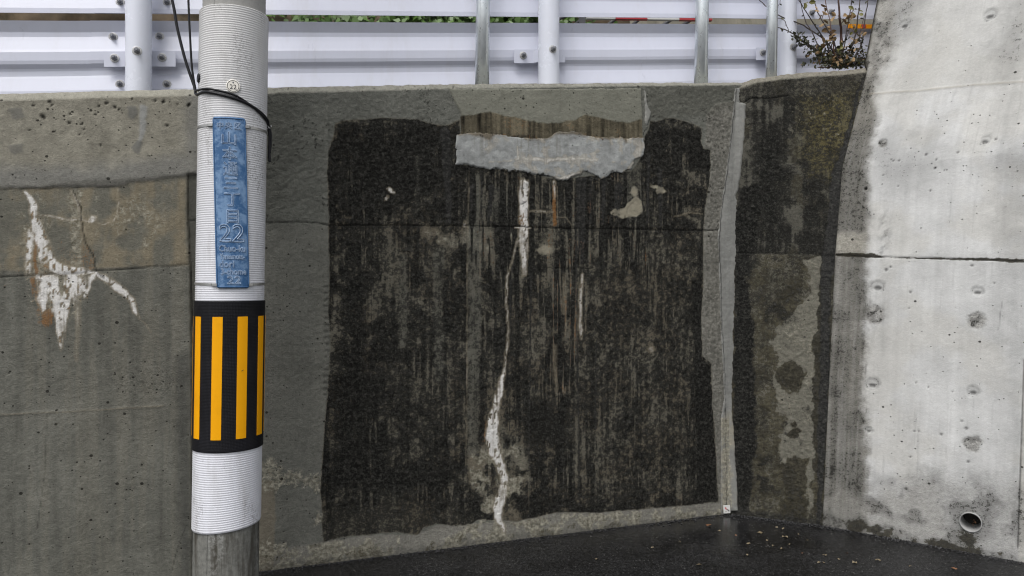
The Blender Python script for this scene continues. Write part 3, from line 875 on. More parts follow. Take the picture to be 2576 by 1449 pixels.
    cr(L.blob(1637, 880, 12, 8, 0.6, 0.012), 0.45)
    cr(L.line([(1330, 533), (1355, 531), (1392, 533)], [3, 8, 3], 0.004, 0.006), 0.45)
    cr(L.line([(1402, 545), (1425, 548), (1436, 565)], 2.5, 0.004, 0.006), 0.4)
    cr(L.line([(1695, 545), (1720, 538), (1768, 537)], [3, 4, 3], 0.004, 0.006), 0.42)
    L.soft = 1.0
    crust = np.clip(lace(L, crust, 160) * 1.12, 0, 1)
    L.up('lime', crust)
    L.h += 0.006 * sstep(0.3, 0.9, crust) * (n3 - 0.2)
    vein = sstep(0.94, 0.98, 1 - np.abs(2 * fbm(U * 30, Z * 8, 3, 170) - 1)) * sstep(0.3, 0.7, crust)
    L.sub('lime', vein, 0.8)
    hz = sstep(0.03, 0.0, L.sd_line([(1268, 935), (1243, 1040), (1238, 1115), (1262, 1180), (1270, 1215), (1252, 1275), (1268, 1338)], [8, 30, 44, 24, 24, 30, 8], 0.015, 20))
    L.to('algae', hz * S * 0.5, 0.45); L.up('sand', hz * n2, 0.62)
    # clay-coloured scabs where the render has fallen
    for m in (L.poly([(1600, 493), (1614, 507), (1615, 533), (1602, 544), (1565, 549), (1548, 540), (1534, 539), (1548, 525), (1568, 533), (1576, 513)], 0.006, 0.006, 30),
              L.blob(1597, 482, 9, 12, 0.3, 0.012, 30), L.blob(1663, 480, 15, 9, 0.3, 0.012, 30), L.blob(1648, 470, 14, 4, 0.3, 0.012, 30),
              L.blob(1560, 535, 26, 10, 0.3, 0.012, 30), L.blob(1372, 628, 20, 9, 0.5, 0.015, 30)):
        L.sub('algae', m, 0.97); L.setbase(m, (0.255, 0.235, 0.180)); L.to('rough', m, 0.3); L.sub('moss', m)
    # foot of the wall: bare cement and beige bloom
    foot = L.poly([(640, 1600), (640, 1390), (812, 1364), (930, 1346), (1050, 1345), (1100, 1320), (1300, 1312), (1400, 1290), (1600, 1283), (1810, 1264), (1860, 1262), (1860, 1320), (1270, 1380)], 0.006, 0.006, 22) * (1 - S)
    L.setbase(foot, (0.215, 0.208, 0.182)); L.to('rough', foot, 0.75)
    L.up('sand', foot * (0.35 + 0.65 * sstep(0.42, 0.60, L.n(14, 41))), 0.72)
    grey = L.poly([(1010, 1345), (1080, 1318), (1120, 1317), (1170, 1326), (1140, 1345), (1060, 1390), (1000, 1400)], 0.02, 0.02)
    L.sub('sand', grey, 0.9)
    L.up('sand', L.poly([(1176, 1135), (1320, 1120), (1335, 1170), (1325, 1230), (1300, 1315), (1180, 1320), (1215, 1250), (1176, 1200)], 0.05, 0.05, 16) * sstep(0.34, 0.54, L.n(13, 42)), 0.95)
    sdp = L.poly([(1176, 1140), (1310, 1130), (1330, 1180), (1300, 1315), (1190, 1320), (1220, 1250), (1176, 1200)], 0.05, 0.05, 16)
    L.to('algae', sdp * sstep(0.36, 0.52, L.n(11, 43)), 0.05); L.sub('moss', sdp, 0.8)
    bf = L.poly([(812, 1364), (812, 1290), (1000, 1240), (1170, 1290), (1190, 1318), (1050, 1345)], 0.08, 0.06) * S
    L.to('algae', bf * 0.75, 0.60); L.up('sand', bf * sstep(0.5, 0.65, L.n(14, 44)), 0.55)
    bl = L.poly([(655, 1150), (812, 1190), (812, 1450), (640, 1480), (640, 1200)], 0.06, 0.05)
    L.up('sand', bl * sstep(0.42, 0.60, L.n(8, 45)), 0.62); L.up('rust', bl * sstep(0.55, 0.7, L.n(5, 46)), 0.22)
    pb = L.poly([(655, 1208), (690, 1208), (692, 1300), (688, 1435), (650, 1440)], 0.006, 0.006); L.setbase(pb * 0.8, (0.19, 0.168, 0.128)); L.to('rough', pb, 0.3)
    L.up('moss', L.poly([(640, 1395), (820, 1372), (1270, 1335), (1860, 1275), (1860, 1330), (1270, 1400), (640, 1470)], 0.03, 0.03) * sstep(0.5, 0.7, L.n(14, 47)), 0.5)
    # edge of the old render: a faint ridge with trowel nicks
    L.h += 0.004 * L.line([(824, 250), (824, 900), (815, 1100), (806, 1300)], 8, 0.006)
    rr = L.line([(820, 715), (822, 900), (818, 990)], 12, 0.006)
    nick = rr * (np.sin(Z * 2 * math.pi / 0.036) > 0.25) * (n3 > 0.38)
    L.up('crack', nick, 0.35); L.h -= nick * 0.003
    L.setbase(L.line([(800, 580), (808, 900), (795, 1150)], 26, 0.03, 0.02) * 0.35, (0.17, 0.168, 0.145))
    # gravelly cement strip along the inner corner
    strip = [(1777, 287), (1800, 262), (1870, 250), (1880, 400), (1870, 1330), (1812, 1330), (1808, 1262), (1802, 1180), (1798, 1090), (1792, 1015), (1790, 915), (1767, 895), (1764, 800), (1770, 705), (1768, 620), (1770, 560), (1781, 478), (1788, 414), (1786, 377), (1773, 370)]
    g2 = L.poly(strip, 0.006, 0.005, 22)
    L.sub('algae', g2); L.sub('moss', g2); L.setbase(g2 * 0.9, (0.178, 0.172, 0.150)); L.to('rough', g2, 0.9)
    L.h += 0.006 * g2 * (0.4 + n4)
    L.up('rust', g2 * sstep(0.5, 0.7, L.n(6, 48)), 0.16)
    L.base *= (1 + g2 * (n4 - 0.5) * 0.9)[:, None]
    # dark old stucco right of the repair
    L.setbase(L.poly([(1622, 222), (1850, 214), (1848, 262), (1790, 290), (1640, 298)], 0.03, 0.02) * 0.5, (0.090, 0.089, 0.074))
    # board joint, corner crack
    grooves(L, [(474, 552), (680, 560), (760, 558), (830, 566), (1150, 568), (1300, 571), (1400, 574), (1600, 577), (1860, 581)], 2.3, 0.007, 0.004, 0.75, 3)
    grooves(L, [(1370, 672), (1440, 676), (1490, 674)], 2.0, 0.005, 0.004, 0.8, 5)
    L.up('lime', L.line([(1295, 572), (1335, 573)], 4, 0.004), 0.8)
    # top arris: rubbed dry cement, with sky light painted into the colour
    L.setbase(sstep(0.006, 0.0, top_main(U) - Z - np.interp(U, [u_joint, u_corner], [0.043, 0.020]) + (n3 - 0.5) * 0.008) * 0.8, (0.275, 0.268, 0.23))
    # damp foot
    L.up('wet', L.poly([(640, 1425), (1270, 1350), (1860, 1283), (1860, 1330), (1270, 1400), (640, 1470)], 0.015, 0.02), 0.55)
    L.h += sstep(0.3, 0.9, L.algae) * (n4 - 0.5) * 0.006

def keep_all(L): return np.ones(L.U.size, bool)

us_left = np.concatenate([np.linspace(u_joint - 7.5, u_frame - 0.05, 60), np.arange(u_frame, u_joint - 0.004, STEP), [u_joint - 0.004]])
wl = topped_wall(WM, 'retaining_wall', us_left, lambda u: top_main(u) + crumble(u, 0.003), lambda u: np.full_like(u, 0.046), paint_left, 0.42)
tag(wl, 'sand-grey cast concrete wall with white salt runs, left of the utility pole', 'wall')
us_main = np.arange(u_joint + 0.004, u_corner + 0.06, STEP)
wm = topped_wall(WM, 'retaining_wall', us_main, lambda u: top_main(u) + crumble(u, 0.006, 5), lambda u: np.interp(u, [u_joint, u_corner], [0.046, 0.022]), paint_main, 0.42)
tag(wm, 'grey rendered concrete wall with a huge black stain and pale repair patch', 'wall')

# ------------------------------------------------------------------ raised patches on the stained wall
def patch_part(name, wall, outline, paint, parent, thick, amp=0.005, step=0.0062, edge=0.006, sink=0.02):
    P = np.array(outline, float); u, z = wall.uz(P[:, 0], P[:, 1])
    us = np.arange(u.min() - 0.03, u.max() + 0.03, step); zs = np.arange(z.min() - 0.03, z.max() + 0.03, step)
    U, Z = np.meshgrid(us, zs); U = U.reshape(-1); Z = Z.reshape(-1)
    L = Layers(wall, U, Z)
    sd = L.sd_poly(outline, amp, 24, 61)
    L.sd = sd
    paint(L)
    L.h = np.where(sd < 0, L.h, 0) + thick * sstep(edge, -edge, sd) - sink * sstep(-edge * 0.5, edge * 2.2, sd)
    F = grid_faces(len(us), len(zs), sd < edge * 2.0)
    return wall_mesh(name, wall.pos(U, Z, L.h), F, L, parent=parent)

def paint_upper_patch(L):
    n2 = L.n(10, 71); n3 = L.n(30, 72); st = L.streak(55, 2.2, 73)
    L.base[:] = (0.196, 0.196, 0.162); L.base *= (0.88 + 0.24 * n2)[:, None]
    L.rough[:] = 0.32; L.pit[:] = 0.55
    # damp brown band creeping up from below
    band = [(1150, 291), (1187, 290), (1204, 285), (1233, 282), (1278, 293), (1324, 302), (1356, 309), (1405, 308), (1448, 302), (1470, 288), (1499, 296), (1534, 305), (1577, 308), (1630, 298), (1630, 420), (1150, 420)]
    b = L.poly(band, 0.006, 0.010, 16)
    L.setbase(b, (0.118, 0.103, 0.071)); L.to('rough', b, 0.8); L.to('pit', b, 0.2)
    L.base *= (1 + b * ((st - 0.5) * 2.2 + (n2 - 0.5) * 1.2))[:, None]
    L.up('wet', b, 0.15); L.up('rust', b * sstep(0.5, 0.65, n2), 0.30)
    lowb = L.poly([(1150, 335), (1204, 332), (1301, 337), (1376, 340), (1442, 328), (1505, 340), (1630, 343), (1630, 420), (1150, 420)], 0.02, 0.02)
    L.up('rust', lowb * sstep(0.42, 0.6, n3), 0.40); L.up('algae', lowb * sstep(0.45, 0.6, n2), 0.62)
    L.h = (n3 - 0.5) * 0.004
up_outline = [(1126, 223), (1160, 287), (1160, 355), (1617, 355), (1613, 222), (1500, 223), (1300, 224)]
tag(patch_part('repair_patch', WM, up_outline, paint_upper_patch, wm, 0.006, 0.006), 'pale grey pitted cement patch with a damp brown lower band')

def paint_lower_patch(L):
    n2 = L.n(12, 81); n3 = L.n(34, 82); st = L.streak(40, 2.0, 83)
    L.base[:] = (0.315, 0.325, 0.318); L.base *= (0.70 + 0.5 * n2 + 0.5 * (n3 - 0.5))[:, None]
    L.rough[:] = 0.25; L.pit[:] = 0.05
    L.up('lime', sstep(0.50, 0.66, L.n(21, 84)) * sstep(0.36, 0.55, L.n(6, 85)), 0.50)
    vein = L.line([(1228, 410), (1260, 407), (1300, 404), (1340, 399), (1380, 402), (1430, 399), (1500, 404)], [2, 3, 6, 9, 9, 8, 5], 0.009, 0.014, 26)
    L.up('lime', vein * sstep(0.3, 0.6, n3), 0.72)
    L.up('lime', L.line([(1300, 370), (1303, 400)], [3, 5], 0.005, 0.006), 0.7); L.up('lime', L.line([(1390, 446), (1406, 450), (1425, 446), (1445, 438)], 6, 0.006, 0.008, 30), 0.75)
    L.up('lime', L.line([(1580, 425), (1592, 408)], 6, 0.008, 0.008), 0.6)
    br = L.poly([(1140, 330), (1630, 330), (1630, 348), (1582, 350), (1574, 362), (1562, 350), (1505, 350), (1442, 338), (1400, 338), (1376, 352), (1324, 352), (1301, 343), (1247, 340), (1233, 356), (1204, 342), (1140, 340)], 0.012, 0.010, 26)
    L.setbase(br * 0.85, (0.125, 0.100, 0.064)); L.up('algae', br * sstep(0.5, 0.65, n3), 0.5)
    dr = sstep(0.58, 0.7, st) * L.poly([(1140, 330), (1630, 330), (1630, 390), (1140, 390)], 0.08)
    L.setbase(dr * 0.4, (0.15, 0.14, 0.115))
    L.up('algae', sstep(-0.03, 0.0, L.sd) * L.poly([(1150, 420), (1640, 400), (1640, 470), (1150, 470)], 0.02) * sstep(0.38, 0.55, n3), 0.75)
    L.up('sand', L.line([(1140, 416), (1256, 431)], 4, 0.004, 0.004), 0.6)
    L.h = (n3 - 0.5) * 0.006 + (n2 - 0.5) * 0.006
low_outline = [(1148, 338), (1148, 413), (1204, 421), (1256, 428), (1304, 430), (1333, 438), (1390, 444), (1405, 455), (1419, 457), (1433, 447), (1468, 432), (1491, 438), (1511, 454), (1531, 441), (1540, 433), (1565, 438), (1588, 424), (1594, 407), (1618, 389), (1619, 345), (1574, 346), (1500, 343), (1442, 333), (1405, 331), (1376, 346), (1324, 346), (1247, 337), (1204, 334)]
tag(patch_part('repair_patch', WM, low_outline, paint_lower_patch, wm, 0.009, 0.012), 'blue-grey mortar patch streaked with white salts')

def paint_ridge(L):
    n3 = L.n(34, 92)
    L.base[:] = (0.255, 0.255, 0.235); L.base *= (0.8 + 0.4 * n3)[:, None]; L.rough[:] = 0.25
    L.h = (n3 - 0.5) * 0.006
patch_part('mortar_ridge', WM, [(1622, 226), (1626, 240), (1628, 262), (1636, 282), (1633, 298), (1624, 318), (1620, 300), (1622, 262)], paint_ridge, wm, 0.010, 0.006)

def paint_strip(L):
    n3 = L.n(34, 94); n2 = L.n(8, 95); st = L.streak(90, 2.0, 96)
    L.base[:] = (0.225, 0.226, 0.212); L.base *= (0.85 + 0.3 * n2 + 0.25 * (st - 0.5))[:, None]; L.rough[:] = 0.22
    L.setbase(L.poly([(1780, 1040), (1880, 1040), (1880, 1340), (1780, 1340)], 0.06) * sstep(0.35, 0.6, n2) * 0.8, (0.27, 0.25, 0.195))
    L.up('sand', L.poly([(1812, 1050), (1836, 1050), (1842, 1300), (1815, 1300)], 0.01, 0.01), 0.62)
    L.up('crack', sstep(0.55, 0.72, L.n(20, 97)) * L.line([(1812, 900), (1822, 1040), (1828, 1280)], 3, 0.003, 0.004), 0.8)
    L.up('crack', L.line([(1853, 215), (1846, 262), (1835, 377), (1822, 471), (1813, 534), (1807, 602), (1811, 703), (1813, 800), (1819, 900), (1823, 1000), (1826, 1280)], [3, 2.6, 2.4, 3, 2.6, 3, 2.4, 2.2, 1.8, 1.6, 1.4], 0.003, 0.006, 24), 0.8)
    L.h = (n3 - 0.5) * 0.006
main_strip = [(1850, 222), (1843, 262), (1832, 377), (1819, 471), (1810, 534), (1804, 602), (1808, 703), (1810, 800), (1816, 900), (1820, 1000), (1812, 1050), (1812, 1295), (1880, 1295), (1880, 222)]
patch_part('mortar_strip', WM, main_strip, paint_strip, wm, 0.010, 0.004)

# ------------------------------------------------------------------ return wall
TOPF = [(1835, 211), (1853, 207), (1900, 193), (1960, 184), (2020, 178), (2100, 174), (2180, 166), (2300, 160)]
top_fl = zline(WF, TOPF)
def paint_flank(L):
    U, Z = L.U, L.Z
    n1 = L.n(4, 101); n2 = L.n(11, 102); n3 = L.n(32, 103); st = L.streak(34, 1.3, 104); n4 = L.n(80, 105, 2)
    L.base[:] = (0.135, 0.130, 0.108); L.base *= (0.8 + 0.4 * n1)[:, None]
    L.rough[:] = 0.95; L.pit[:] = 0.1
    L.h += (n2 - 0.5) * 0.012 + (n4 - 0.5) * 0.008
    upper = L.poly([(1840, 150), (2300, 120), (2300, 648), (1840, 636)], 0.01)
    L.up('algae', upper * (0.74 - 0.38 * sstep(0.42, 0.62, 0.5 * st + 0.5 * n2)))
    L.up('moss', upper * sstep(0.42, 0.62, L.n(6, 106)), 0.62)
    olive = L.poly([(2010, 240), (2160, 225), (2130, 400), (2090, 470), (2030, 420)], 0.12, 0.08)
    L.to('algae', olive * (0.5 + 0.5 * n2), 0.46 + 0.4 * (n3 - 0.5)); L.up('moss', olive * (0.4 + 0.5 * n3), 0.75); L.setbase(olive * 0.8, (0.165, 0.140, 0.058))
    spk = L.poly([(1990, 225), (2150, 225), (2130, 360), (1990, 340)], 0.08) * sstep(0.66, 0.74, L.n(55, 107, 2))
    L.up('sand', spk, 0.9); L.sub('algae', spk, 0.6)
    pal = upper * L.poly([(1890, 430), (2080, 420), (2080, 640), (1890, 640)], 0.10, 0.08) * sstep(0.48, 0.62, 0.6 * st + 0.4 * n2)
    L.to('algae', pal * 0.8, 0.36); L.up('sand', pal, 0.30)
    L.up('algae', L.poly([(1850, 480), (1925, 440), (1905, 640), (1890, 700), (1840, 700)], 0.05, 0.04), 0.90)
    L.up('algae', L.poly([(1885, 300), (1990, 330), (1985, 560), (1935, 600), (1890, 560)], 0.10, 0.06), 0.80)
    topb = L.poly([(1850, 215), (2000, 195), (2180, 175), (2180, 225), (2000, 240), (1850, 245)], 0.03, 0.02)
    L.to('algae', topb * 0.7, 0.52); L.setbase(topb * 0.6, (0.125, 0.118, 0.098))
    # lower course
    lower = 1 - upper
    L.setbase(lower, (0.175, 0.168, 0.138)); L.to('rough', lower, 0.7)
    L.up('moss', lower * (0.70 + 0.5 * (n2 - 0.5) + 0.3 * (st - 0.5)))
    L.up('algae', lower * sstep(0.45, 0.62, L.n(7, 108)) * (0.3 + 0.5 * n3), 0.75)
    L.up('wet', lower, 0.12)
    greyp = L.poly([(2020, 650), (2062, 648), (2070, 700), (2058, 745), (2068, 800), (2060, 860), (2052, 960), (2068, 1060), (2055, 1140), (2048, 1200), (2040, 1290), (2025, 1240), (2005, 1170), (1965, 1160), (1972, 1060), (1950, 960), (1962, 900), (1940, 860), (1985, 800), (2030, 760), (2042, 715)], 0.012, 0.040, 9, 4)
    L.to('moss', greyp, 0.22 * sstep(0.4, 0.6, n2)); L.to('algae', greyp, 0.18); L.sub('wet', greyp); L.up('sand', greyp * sstep(0.45, 0.65, n2), 0.35)
    for a in ((1990, 945, 34, 40), (1975, 930, 18, 14), (2018, 935, 16, 12), (1996, 1068, 10, 10), (1998, 1090, 14, 12), (2000, 1200, 26, 50)):
        b = L.blob(*a, 0.15, 0.030, 13, 5)
        L.up('moss', b, 0.92); L.up('wet', b, 0.45); L.sub('sand', b)
    L.up('moss', L.poly([(1985, 1150), (2030, 1150), (2030, 1320), (1960, 1310)], 0.02, 0.03), 0.95)
    L.up('algae', L.poly([(1846, 640), (1885, 720), (1900, 820), (1898, 920), (1905, 1040), (1900, 1150), (1890, 1250), (1880, 1300), (1840, 1300)], 0.022, 0.03) , 0.93)
    L.up('algae', L.blob(1950, 780, 60, 50, 0.7, 0.06) * sstep(0.45, 0.6, n2), 0.6)
    L.up('algae', lower * sstep(0.58, 0.72, L.n(16, 109)), 0.45)
    L.up('algae', L.poly([(1850, 1150), (1960, 1130), (1960, 1250), (1880, 1240)], 0.08, 0.05) * sstep(0.45, 0.6, n2), 0.62)
    foot = L.poly([(1840, 1280), (1900, 1285), (2070, 1305), (2070, 1340), (1840, 1310)], 0.02, 0.02); L.up('algae', foot, 0.6); L.up('wet', foot, 0.5)
    # wet black seam against the tall wall
    seam = L.line([(2168, 200), (2148, 280), (2120, 380), (2104, 440), (2098, 540), (2088, 640), (2078, 700), (2076, 800), (2075, 960), (2068, 1100), (2060, 1320)], [5, 8, 14, 22, 28, 34, 26, 20, 24, 20, 9], 0.007, 0.014, 18)
    halo = L.line([(2104, 560), (2092, 640), (2076, 740), (2070, 860), (2068, 930), (2066, 1010), (2064, 1100), (2058, 1180)], [30, 48, 26, 44, 36, 40, 34, 20], 0.006, 0.020, 16)
    L.up('moss', halo, 0.9); L.up('wet', halo, 0.5); L.sub('sand', halo); L.up('algae', halo * 0.35)
    L.up('algae', seam); L.up('wet', seam, 0.85); L.h -= 0.006 * seam
    grooves(L, [(1860, 634), (1900, 638), (1960, 639), (2100, 644)], 2.2, 0.006, 0.005, 0.8)
    grooves(L, [(1845, 250), (1868, 257), (1890, 247), (1940, 246), (1985, 240)], 2.6, 0.008, 0.008, 0.85)
    tt = sstep(0.055, 0.035, top_fl(U) - Z + (n2 - 0.5) * 0.03); L.setbase(tt * 0.9, (0.25, 0.235, 0.195)); L.to('algae', tt, 0.10); L.sub('moss', tt)  # crumbled top edge, its sunlit paleness painted into the base colour
us_fl = np.arange(-0.03, 0.97, STEP)
# the return wall is cut off behind the joint line
wf = topped_wall(WF, 'return_wall', us_fl, lambda u: top_fl(u) + crumble(u, 0.008, 9), lambda u: np.full_like(u, 0.050), paint_flank, 0.34)
tag(wf, 'short mossy black-stained concrete wall between the inner corner and the tall pale wall', 'wall')
fl_strip = [(1842, 256), (1875, 261), (1872, 347), (1862, 440), (1856, 478), (1838, 519), (1832, 609), (1827, 673), (1829, 760), (1834, 900), (1838, 1000), (1846, 1100), (1852, 1200), (1856, 1285), (1825, 1285), (1825, 700), (1828, 500)]
def paint_fstrip(L):
    paint_strip(L)
    n2 = L.n(9, 98)
    L.up('rust', L.poly([(1866, 260), (1880, 260), (1876, 420), (1862, 470), (1850, 520)], 0.02) , 0.25)
patch_part('mortar_strip', WF, fl_strip, paint_fstrip, wf, 0.012, 0.005)

# ------------------------------------------------------------------ tall pale wall on the right
PIPE = (2442, 1313)
pu, pz = [float(a[0]) for a in WR.uz(np.array([PIPE[0]], float), np.array([PIPE[1]], float))]
PIPE_R = 25.0 * float(WR.scale(np.array([PIPE[0]], float), np.array([PIPE[1]], float))[0])
def paint_right(L):
    U, Z = L.U, L.Z
    n1 = L.n(2.5, 111); n2 = L.n(10, 112); n3 = L.n(34, 113); st = L.streak(30, 0.7, 114); st2 = L.streak(90, 2.5, 115)
    L.base[:] = (0.555, 0.558, 0.550); L.base *= (0.88 + 0.16 * n1 + 0.22 * (st - 0.5) + 0.08 * (n2 - 0.5))[:, None]
    L.rough[:] = 0.06; L.pit[:] = 0.10
    L.h += (n2 - 0.5) * 0.003
    tan = sstep(0.5, 0.7, L.n(3, 116)); L.setbase(tan * 0.35, (0.46, 0.445, 0.40))
    upz = L.poly([(2100, -700), (3300, -700), (3300, 180), (2576, 206), (2180, 236), (2100, 240)], 0.006, 0.003)
    L.setbase(upz * 0.5, (0.47, 0.465, 0.44)); L.to('pit', upz, 0.03)
    L.to('pit', L.poly([(2300, 250), (2700, 230), (2700, 460), (2250, 440)], 0.1, 0.06), 0.30)
    # grey film creeping in from the seam
    film = [(2060, 1500), (2060, 100), (2185, 100), (2204, 330), (2185, 400), (2182, 560), (2176, 640), (2180, 700), (2186, 780), (2182, 860), (2174, 1000), (2180, 1150), (2178, 1220), (2190, 1300), (2190, 1500)]
    f = L.poly(film, 0.040, 0.035, 11, 3) * (0.82 + 0.5 * (st2 - 0.3))
    f = np.clip(f, 0, 1)
    L.setbase(f * 0.9, (0.27, 0.26, 0.228)); L.to('rough', f, 0.9); L.up('algae', f * (0.48 + 0.7 * (n2 - 0.5) + 0.4 * (st - 0.5)))
    d1 = L.poly([(2090, 430), (2190, 300), (2188, 560), (2150, 590), (2100, 600)], 0.05, 0.04); L.up('algae', d1 * 0.50)
    pale = L.poly([(2104, 585), (2180, 590), (2176, 640), (2104, 636)], 0.03, 0.02); L.to('algae', pale * 0.8, 0.08); L.setbase(pale * 0.7, (0.42, 0.40, 0.345))
    # soot along the free edge and drift of specks
    e = L.poly([(2180, -600), (2330, -600), (2250, 30), (2262, 110), (2222, 180), (2200, 260), (2180, 330), (2150, 330)], 0.05, 0.05, 12)
    L.setbase(e * 0.5, (0.30, 0.285, 0.25)); L.up('algae', e * (0.22 + 0.5 * sstep(0.45, 0.65, n2)), 0.75); L.to('rough', e, 0.5)
    for a in ((2262, 30, 50, 75, 0.5), (2285, 420, 60, 55, 0.40), (2240, 390, 45, 70, 0.42), (2325, 400, 40, 60, 0.36), (2560, 90, 40, 130, 0.46), (2555, 560, 45, 160, 0.34), (2560, 420, 50, 60, 0.42)):
        b = L.blob(a[0], a[1], a[2], a[3], 0.8, 0.06, 10, int(a[0])); L.up('algae', b * (0.5 + 0.6 * n2), a[4])
    L.up('algae', L.poly([(2215, 760), (2235, 760), (2232, 900), (2218, 900)], 0.02, 0.02) * n2, 0.25)
    L.up('algae', L.line([(2222, 520), (2222, 640)], [14, 24], 0.04, 0.03) * sstep(0.5, 0.65, n3), 0.45)
    L.up('algae', L.line([(2540, 240), (2548, 700), (2556, 1300)], [26, 18, 30], 0.08, 0.05), 0.26)
    # splash zone
    sp = L.poly([(2060, 1500), (2060, 1290), (2160, 1270), (2240, 1215), (2330, 1200), (2420, 1205), (2560, 1215), (3300, 1300), (3300, 1800), (2576, 1560)], 0.09, 0.05, 9)
    L.setbase(sp * 0.5, (0.33, 0.325, 0.305)); L.up('algae', sp * (0.20 + 0.42 * sstep(0.42, 0.66, n2)), 0.85); L.to('rough', sp, 0.45)
    dk = L.poly([(2200, 1200), (2260, 1195), (2250, 1290), (2190, 1300)], 0.06, 0.04); L.up('algae', dk * n2, 0.72)
    ft = L.poly([(2060, 1330), (2060, 1290), (2190, 1310), (2240, 1325), (2330, 1350), (2420, 1370), (2576, 1400), (2576, 1440), (2300, 1390)], 0.02, 0.03)
    L.up('moss', ft * sstep(0.35, 0.55, n2), 0.85); L.up('wet', ft, 0.5); L.up('algae', ft * sstep(0.5, 0.62, n3), 0.55)
    dd = np.hypot(U - pu, (Z - pz))
    L.up('algae', sstep(0.17, 0.06, dd + (n2 - 0.5) * 0.08) , 0.50); L.up('rust', sstep(0.16, 0.06, dd) * n2, 0.15)
    L.up('algae', L.line([(2440, 1335), (2436, 1370), (2430, 1400)], [30, 34, 26], 0.02, 0.02), 0.5); L.up('moss', L.blob(2432, 1358, 26, 18, 0.5, 0.03), 0.85); L.up('wet', L.blob(2432, 1358, 26, 18, 0.5, 0.03), 0.5)
    L.base *= (1 - 0.50 * L.algae)[:, None]; L.algae *= 0.74
    # pour joints
    jl = [(2098, 641), (2150, 643), (2220, 647), (2400, 651), (2576, 657), (3000, 668)]
    grooves(L, jl, 2.0, 0.008, 0.002, 0.7)
    mud = L.line([(2106, 640), (2140, 641), (2195, 643), (2222, 647)], [8, 11, 11, 3], 0.004, 0.006, 26); L.up('moss', mud, 0.95); L.up('algae', mud, 0.45); L.sub('lime', mud)
    mud2 = L.line([(2250, 649), (2400, 651), (2480, 652), (2530, 654), (2590, 659)], [2, 6, 7, 10, 8], 0.004, 0.006, 26); L.up('moss', mud2, 0.92); L.up('algae', mud2, 0.42)
    pj = L.line([(2190, 236), (2300, 228), (2450, 214), (2576, 205), (2900, 190)], 5, 0.006, 0.004); L.up('lime', pj, 0.34); L.h += 0.003 * pj
    grooves(L, [(2576, 905), (2570, 1100), (2560, 1380)], 3, 0.008, 0.003, 0.7)
    rp = L.poly([(2578, 880), (3300, 900), (3300, 1800), (2562, 1420)], 0.006); L.setbase(rp * 0.6, (0.50, 0.49, 0.45))
    # tie-rod scars
    for (x, y, r, k) in ((2220, 361, 11, 'rough'), (2478, 353, 13, 'plug'), (2207, 720, 16, 'plug'), (2200, 793, 23, 'rough'), (2460, 732, 13, 'plug'), (2457, 807, 19, 'rough'),
                         (2194, 966, 15, 'plug'), (2447, 984, 14, 'plug'), (2186, 1082, 9, 'plug'), (2446, 1117, 19, 'rough'), (2190, 1276, 22, 'rough'), (2178, 474, 7, 'hole'), (2490, 37, 15, 'plug'), (2275, 62, 13, 'plug')):
        b = L.blob(x, y, r, r, 0.30, 0.013, 26, int(x)); core = L.blob(x, y, r * 0.5, r * 0.5, 0.35, 0.006, 40)
        if k == 'rough':
            L.setbase(b * 0.7, (0.33, 0.322, 0.30)); L.to('rough', b, 0.95); L.up('algae', b * sstep(0.45, 0.62, n3), 0.46); L.h -= 0.006 * b * (0.4 + n3)
        elif k == 'plug':
            ring = np.clip(b - L.blob(x, y, r * 0.78, r * 0.78, 0.15), 0, 1)
            L.setbase(b * 0.45, (0.36, 0.362, 0.355)); L.up('algae', ring, 0.40); L.h -= 0.005 * b
            low = L.blob(x, y + r * 0.35, r * 0.5, r * 0.32, 0.25, 0.004, 40); L.up('crack', low, 0.45); L.h -= 0.01 * low
        else:
            L.up('crack', core); L.h -= 0.02 * core; L.setbase(b * 0.6, (0.3, 0.29, 0.27))
    for (x, y, r) in ((2330, 389, 3.5), (2355, 402, 3), (2352, 423, 3.5), (2375, 428, 2.5), (2222, 440, 2.5), (2262, 404, 3), (2247, 404, 2.5), (2410, 383, 3.5), (2505, 350, 3), (2445, 668, 3.5), (2500, 713, 2.5), (2240, 672, 3), (2229, 679, 5), (2290, 735, 3.5), (2287, 776, 2.5), (2340, 480, 2.5), (2260, 468, 2.5), (2395, 985, 2), (2305, 963, 2.5), (2300, 1085, 2.5), (2312, 1085, 2.5), (2368, 1092, 3.5), (2430, 1078, 4), (2420, 1060, 3), (2334, 974, 2.5), (2290, 1150, 3), (2280, 1230, 4), (2436, 1162, 4)):
        b = L.blob(x, y, r * 0.85, r * 0.85, 0.4, 0.003, 40); L.up('crack', b, 0.55); L.h -= 0.006 * b
    L.up('crack', L.line([(2520, 760), (2512, 830)], 1.6, 0.003, 0.003), 0.45)
    L.up('crack', L.line([(2178, 900), (2182, 1220)], 1.8, 0.003, 0.004) * sstep(0.45, 0.6, n3), 0.5)
    L.up('algae', sstep(0.66, 0.74, st2) * sstep(0.5, 0.65, n1), 0.25)

